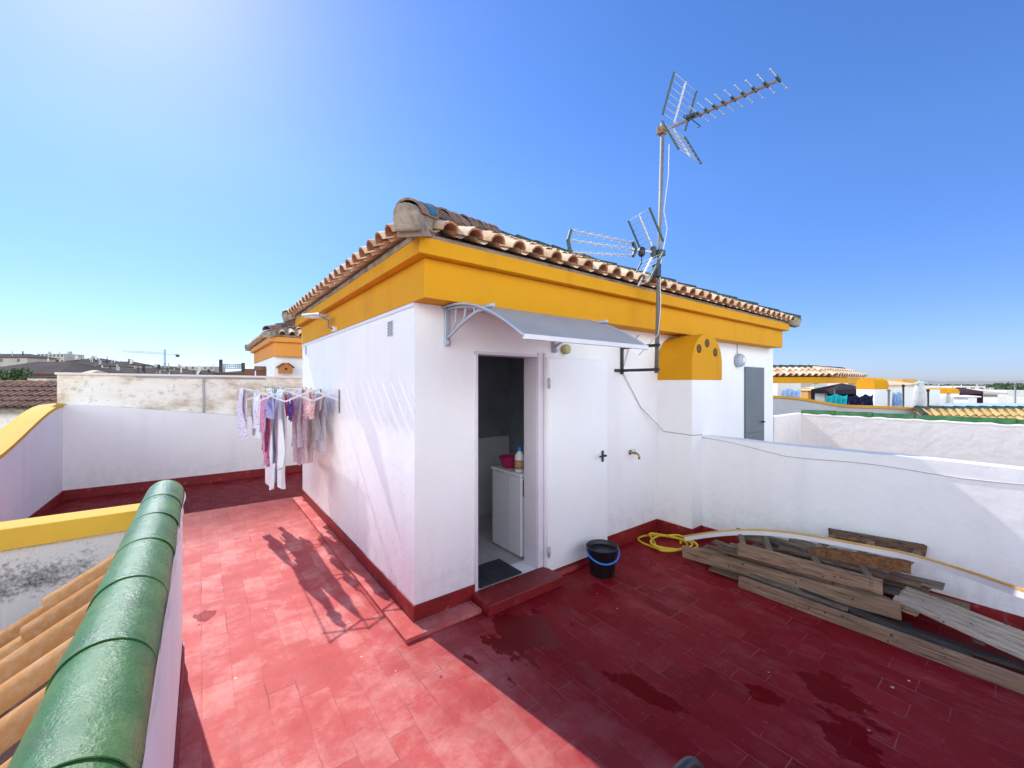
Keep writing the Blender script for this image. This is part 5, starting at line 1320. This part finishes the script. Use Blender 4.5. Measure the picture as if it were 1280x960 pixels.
facade_block('roof_cabin', 'low dark opening in a sandy wall near the right edge', 'cabin', 1247, 1266, 495, 35, 3, 'lumpy_plaster', None, 1, 1, -6, seed=59)
# barrel tile roof with yellow tiles
yr = thing('yellow_tiled_roof', 'lean-to roof of yellow barrel tiles edged with green just above the green capped wall', 'roof', at(1230, 525, 12))
a_, b_ = at(1168, 526, 11.5), at(1420, 536, 11.5)
a_.z = b_.z = at(1168, 532, 11.5).z
u = (b_ - a_).normalized(); inn = Vector((-u.y, u.x, 0)); inn = inn if inn.dot(FW) > 0 else -inn
g = MB(); roof_side(g, a_, u, (b_ - a_).length, inn, .80, .50, int((b_ - a_).length / .245), course=.32, r=.095, hip=False); g.build('barrel_tiles', ['yellow_clay', 'clay_end'], yr)
q = [a_, b_, b_ + inn * .52 + Vector((0, 0, .41)), a_ + inn * .52 + Vector((0, 0, .41))]
g = MB(); g.faces([p - Vector((0, 0, .06)) for p in q] + [p - Vector((0, 0, 1.5)) for p in q], [(0, 1, 2, 3), (7, 6, 5, 4), (0, 4, 5, 1), (1, 5, 6, 2), (2, 6, 7, 3), (3, 7, 4, 0)]); g.build('roof_bed', 'dark_clay', yr)
g = MB(); ridge_run(g, q[3] + Vector((0, 0, .03)), q[2] + Vector((0, 0, .03)), (0, 0, 1), .08, .38); ridge_run(g, q[0] + Vector((0, 0, .05)), q[3] + Vector((0, 0, .05)), (0, 0, 1), .08, .38); g.build('ridge_tiles', 'green_ridge', yr)
# pale blue tarp panel
tb = thing('blue_tarp_roof', 'long pale blue roof panel behind the yellow barrel tiles', 'roof', at(1230, 508, 14.5))
q = [at(1178, 509, 14.0), at(1430, 512, 14.0), at(1430, 504.5, 17.5), at(1184, 503.8, 17.5)]
g = MB(); g.faces(q + [p - Vector((0, 0, .1)) for p in q], [(0, 1, 2, 3), (7, 6, 5, 4), (0, 4, 5, 1), (1, 5, 6, 2), (2, 6, 7, 3), (3, 7, 4, 0)]); g.build('panel', 'tarp_blue', tb)
g = MB(); g.faces([p - Vector((0, 0, .101)) for p in q] + [p - Vector((0, 0, 2)) for p in q], [(0, 1, 2, 3), (7, 6, 5, 4), (0, 4, 5, 1), (1, 5, 6, 2), (2, 6, 7, 3), (3, 7, 4, 0)]); g.build('wall', 'far_white', tb)
# far trees and scattered houses to the right
g = MB(); rnd = random.Random(5)
for i in range(2600):
    px = rnd.choice([rnd.uniform(1244, 1420), rnd.uniform(1244, 1420), rnd.uniform(1060, 1250)]); d = rnd.uniform(170, 230)
    p = at(px, 480 if px < 1244 else rnd.uniform(480.5, 490), d)
    if px < 1244: p = at(px, rnd.uniform(481, 484), d + 160)
    a_ = Vector((rnd.gauss(0, 1), rnd.gauss(0, 1), rnd.gauss(0, 1))).normalized() * rnd.uniform(.6, 1.5); b_ = a_.cross(Vector((rnd.gauss(0, 1), rnd.gauss(0, 1), rnd.gauss(0, 1)))).normalized() * rnd.uniform(.5, 1.1)
    g.faces([p - a_, p + b_, p + a_, p - b_], [(0, 1, 2, 3)])
o = g.build('tree_line', 'leaf_far', normals=False); tag(o, 'dark green belt of trees along the plain at the right horizon', 'trees', kind='stuff')
for i, (px, py, d, lb) in enumerate([(1072, 479.5, 700, 'tiny pale house on the plain right of the tiled shelter'), (1160, 481.5, 500, 'tiny white house on the plain above the covered parasol'), (1203, 481, 800, 'tiny white farm on the plain above the ochre chimney pair'), (1170, 482, 350, 'small white farmhouse on the plain just above the left ochre chimney'), (1235, 480.3, 900, 'tiny white block on the plain above the beige cabin')]):
    facade_block('farmhouse', lb, 'house', px - 4, px + 4, py, d, 8, 'far_white', 'far_dark_roof', 2, 1, -6.2, seed=70 + i, roof_h=.8)

for i, (x0, x1, py, d, wm_, rm_, lb) in enumerate([
    (1050, 1092, 477.5, 60, 'far_white', 'clay_tile', 'low white house with a red roof just right of the tiled shelter'),
    (1146, 1172, 482, 45, 'far_white', None, 'flat white block directly behind the covered parasol'),
    (1176, 1200, 483, 60, 'far_white', 'clay_tile', 'white house with a red roof behind the pair of ochre chimneys'),
    (1200, 1232, 482.5, 110, 'far_white', None, 'flat white building above the wine coloured tent'),
    (1226, 1262, 486, 48, 'far_wall', 'clay_tile', 'beige house with a red roof right of the wine coloured tent'),
    (1258, 1300, 488, 38, 'far_white', None, 'white flat roofed house at the right edge behind the tall grey pole'),
    (1246, 1290, 497, 24, 'lumpy_plaster', None, 'low cream terrace wall at the right edge above the pale blue roof panel'),
    (1098, 1128, 481, 75, 'far_wall', None, 'beige flat block between the ochre barrel chimney and the slim grey post')]):
    facade_block('house', lb, 'house', x0, x1, py, d, 5, wm_, rm_, 3, 1, -6.2, seed=90 + i, eave=.3, roof_h=(.5 if rm_ else None), clutter=2)
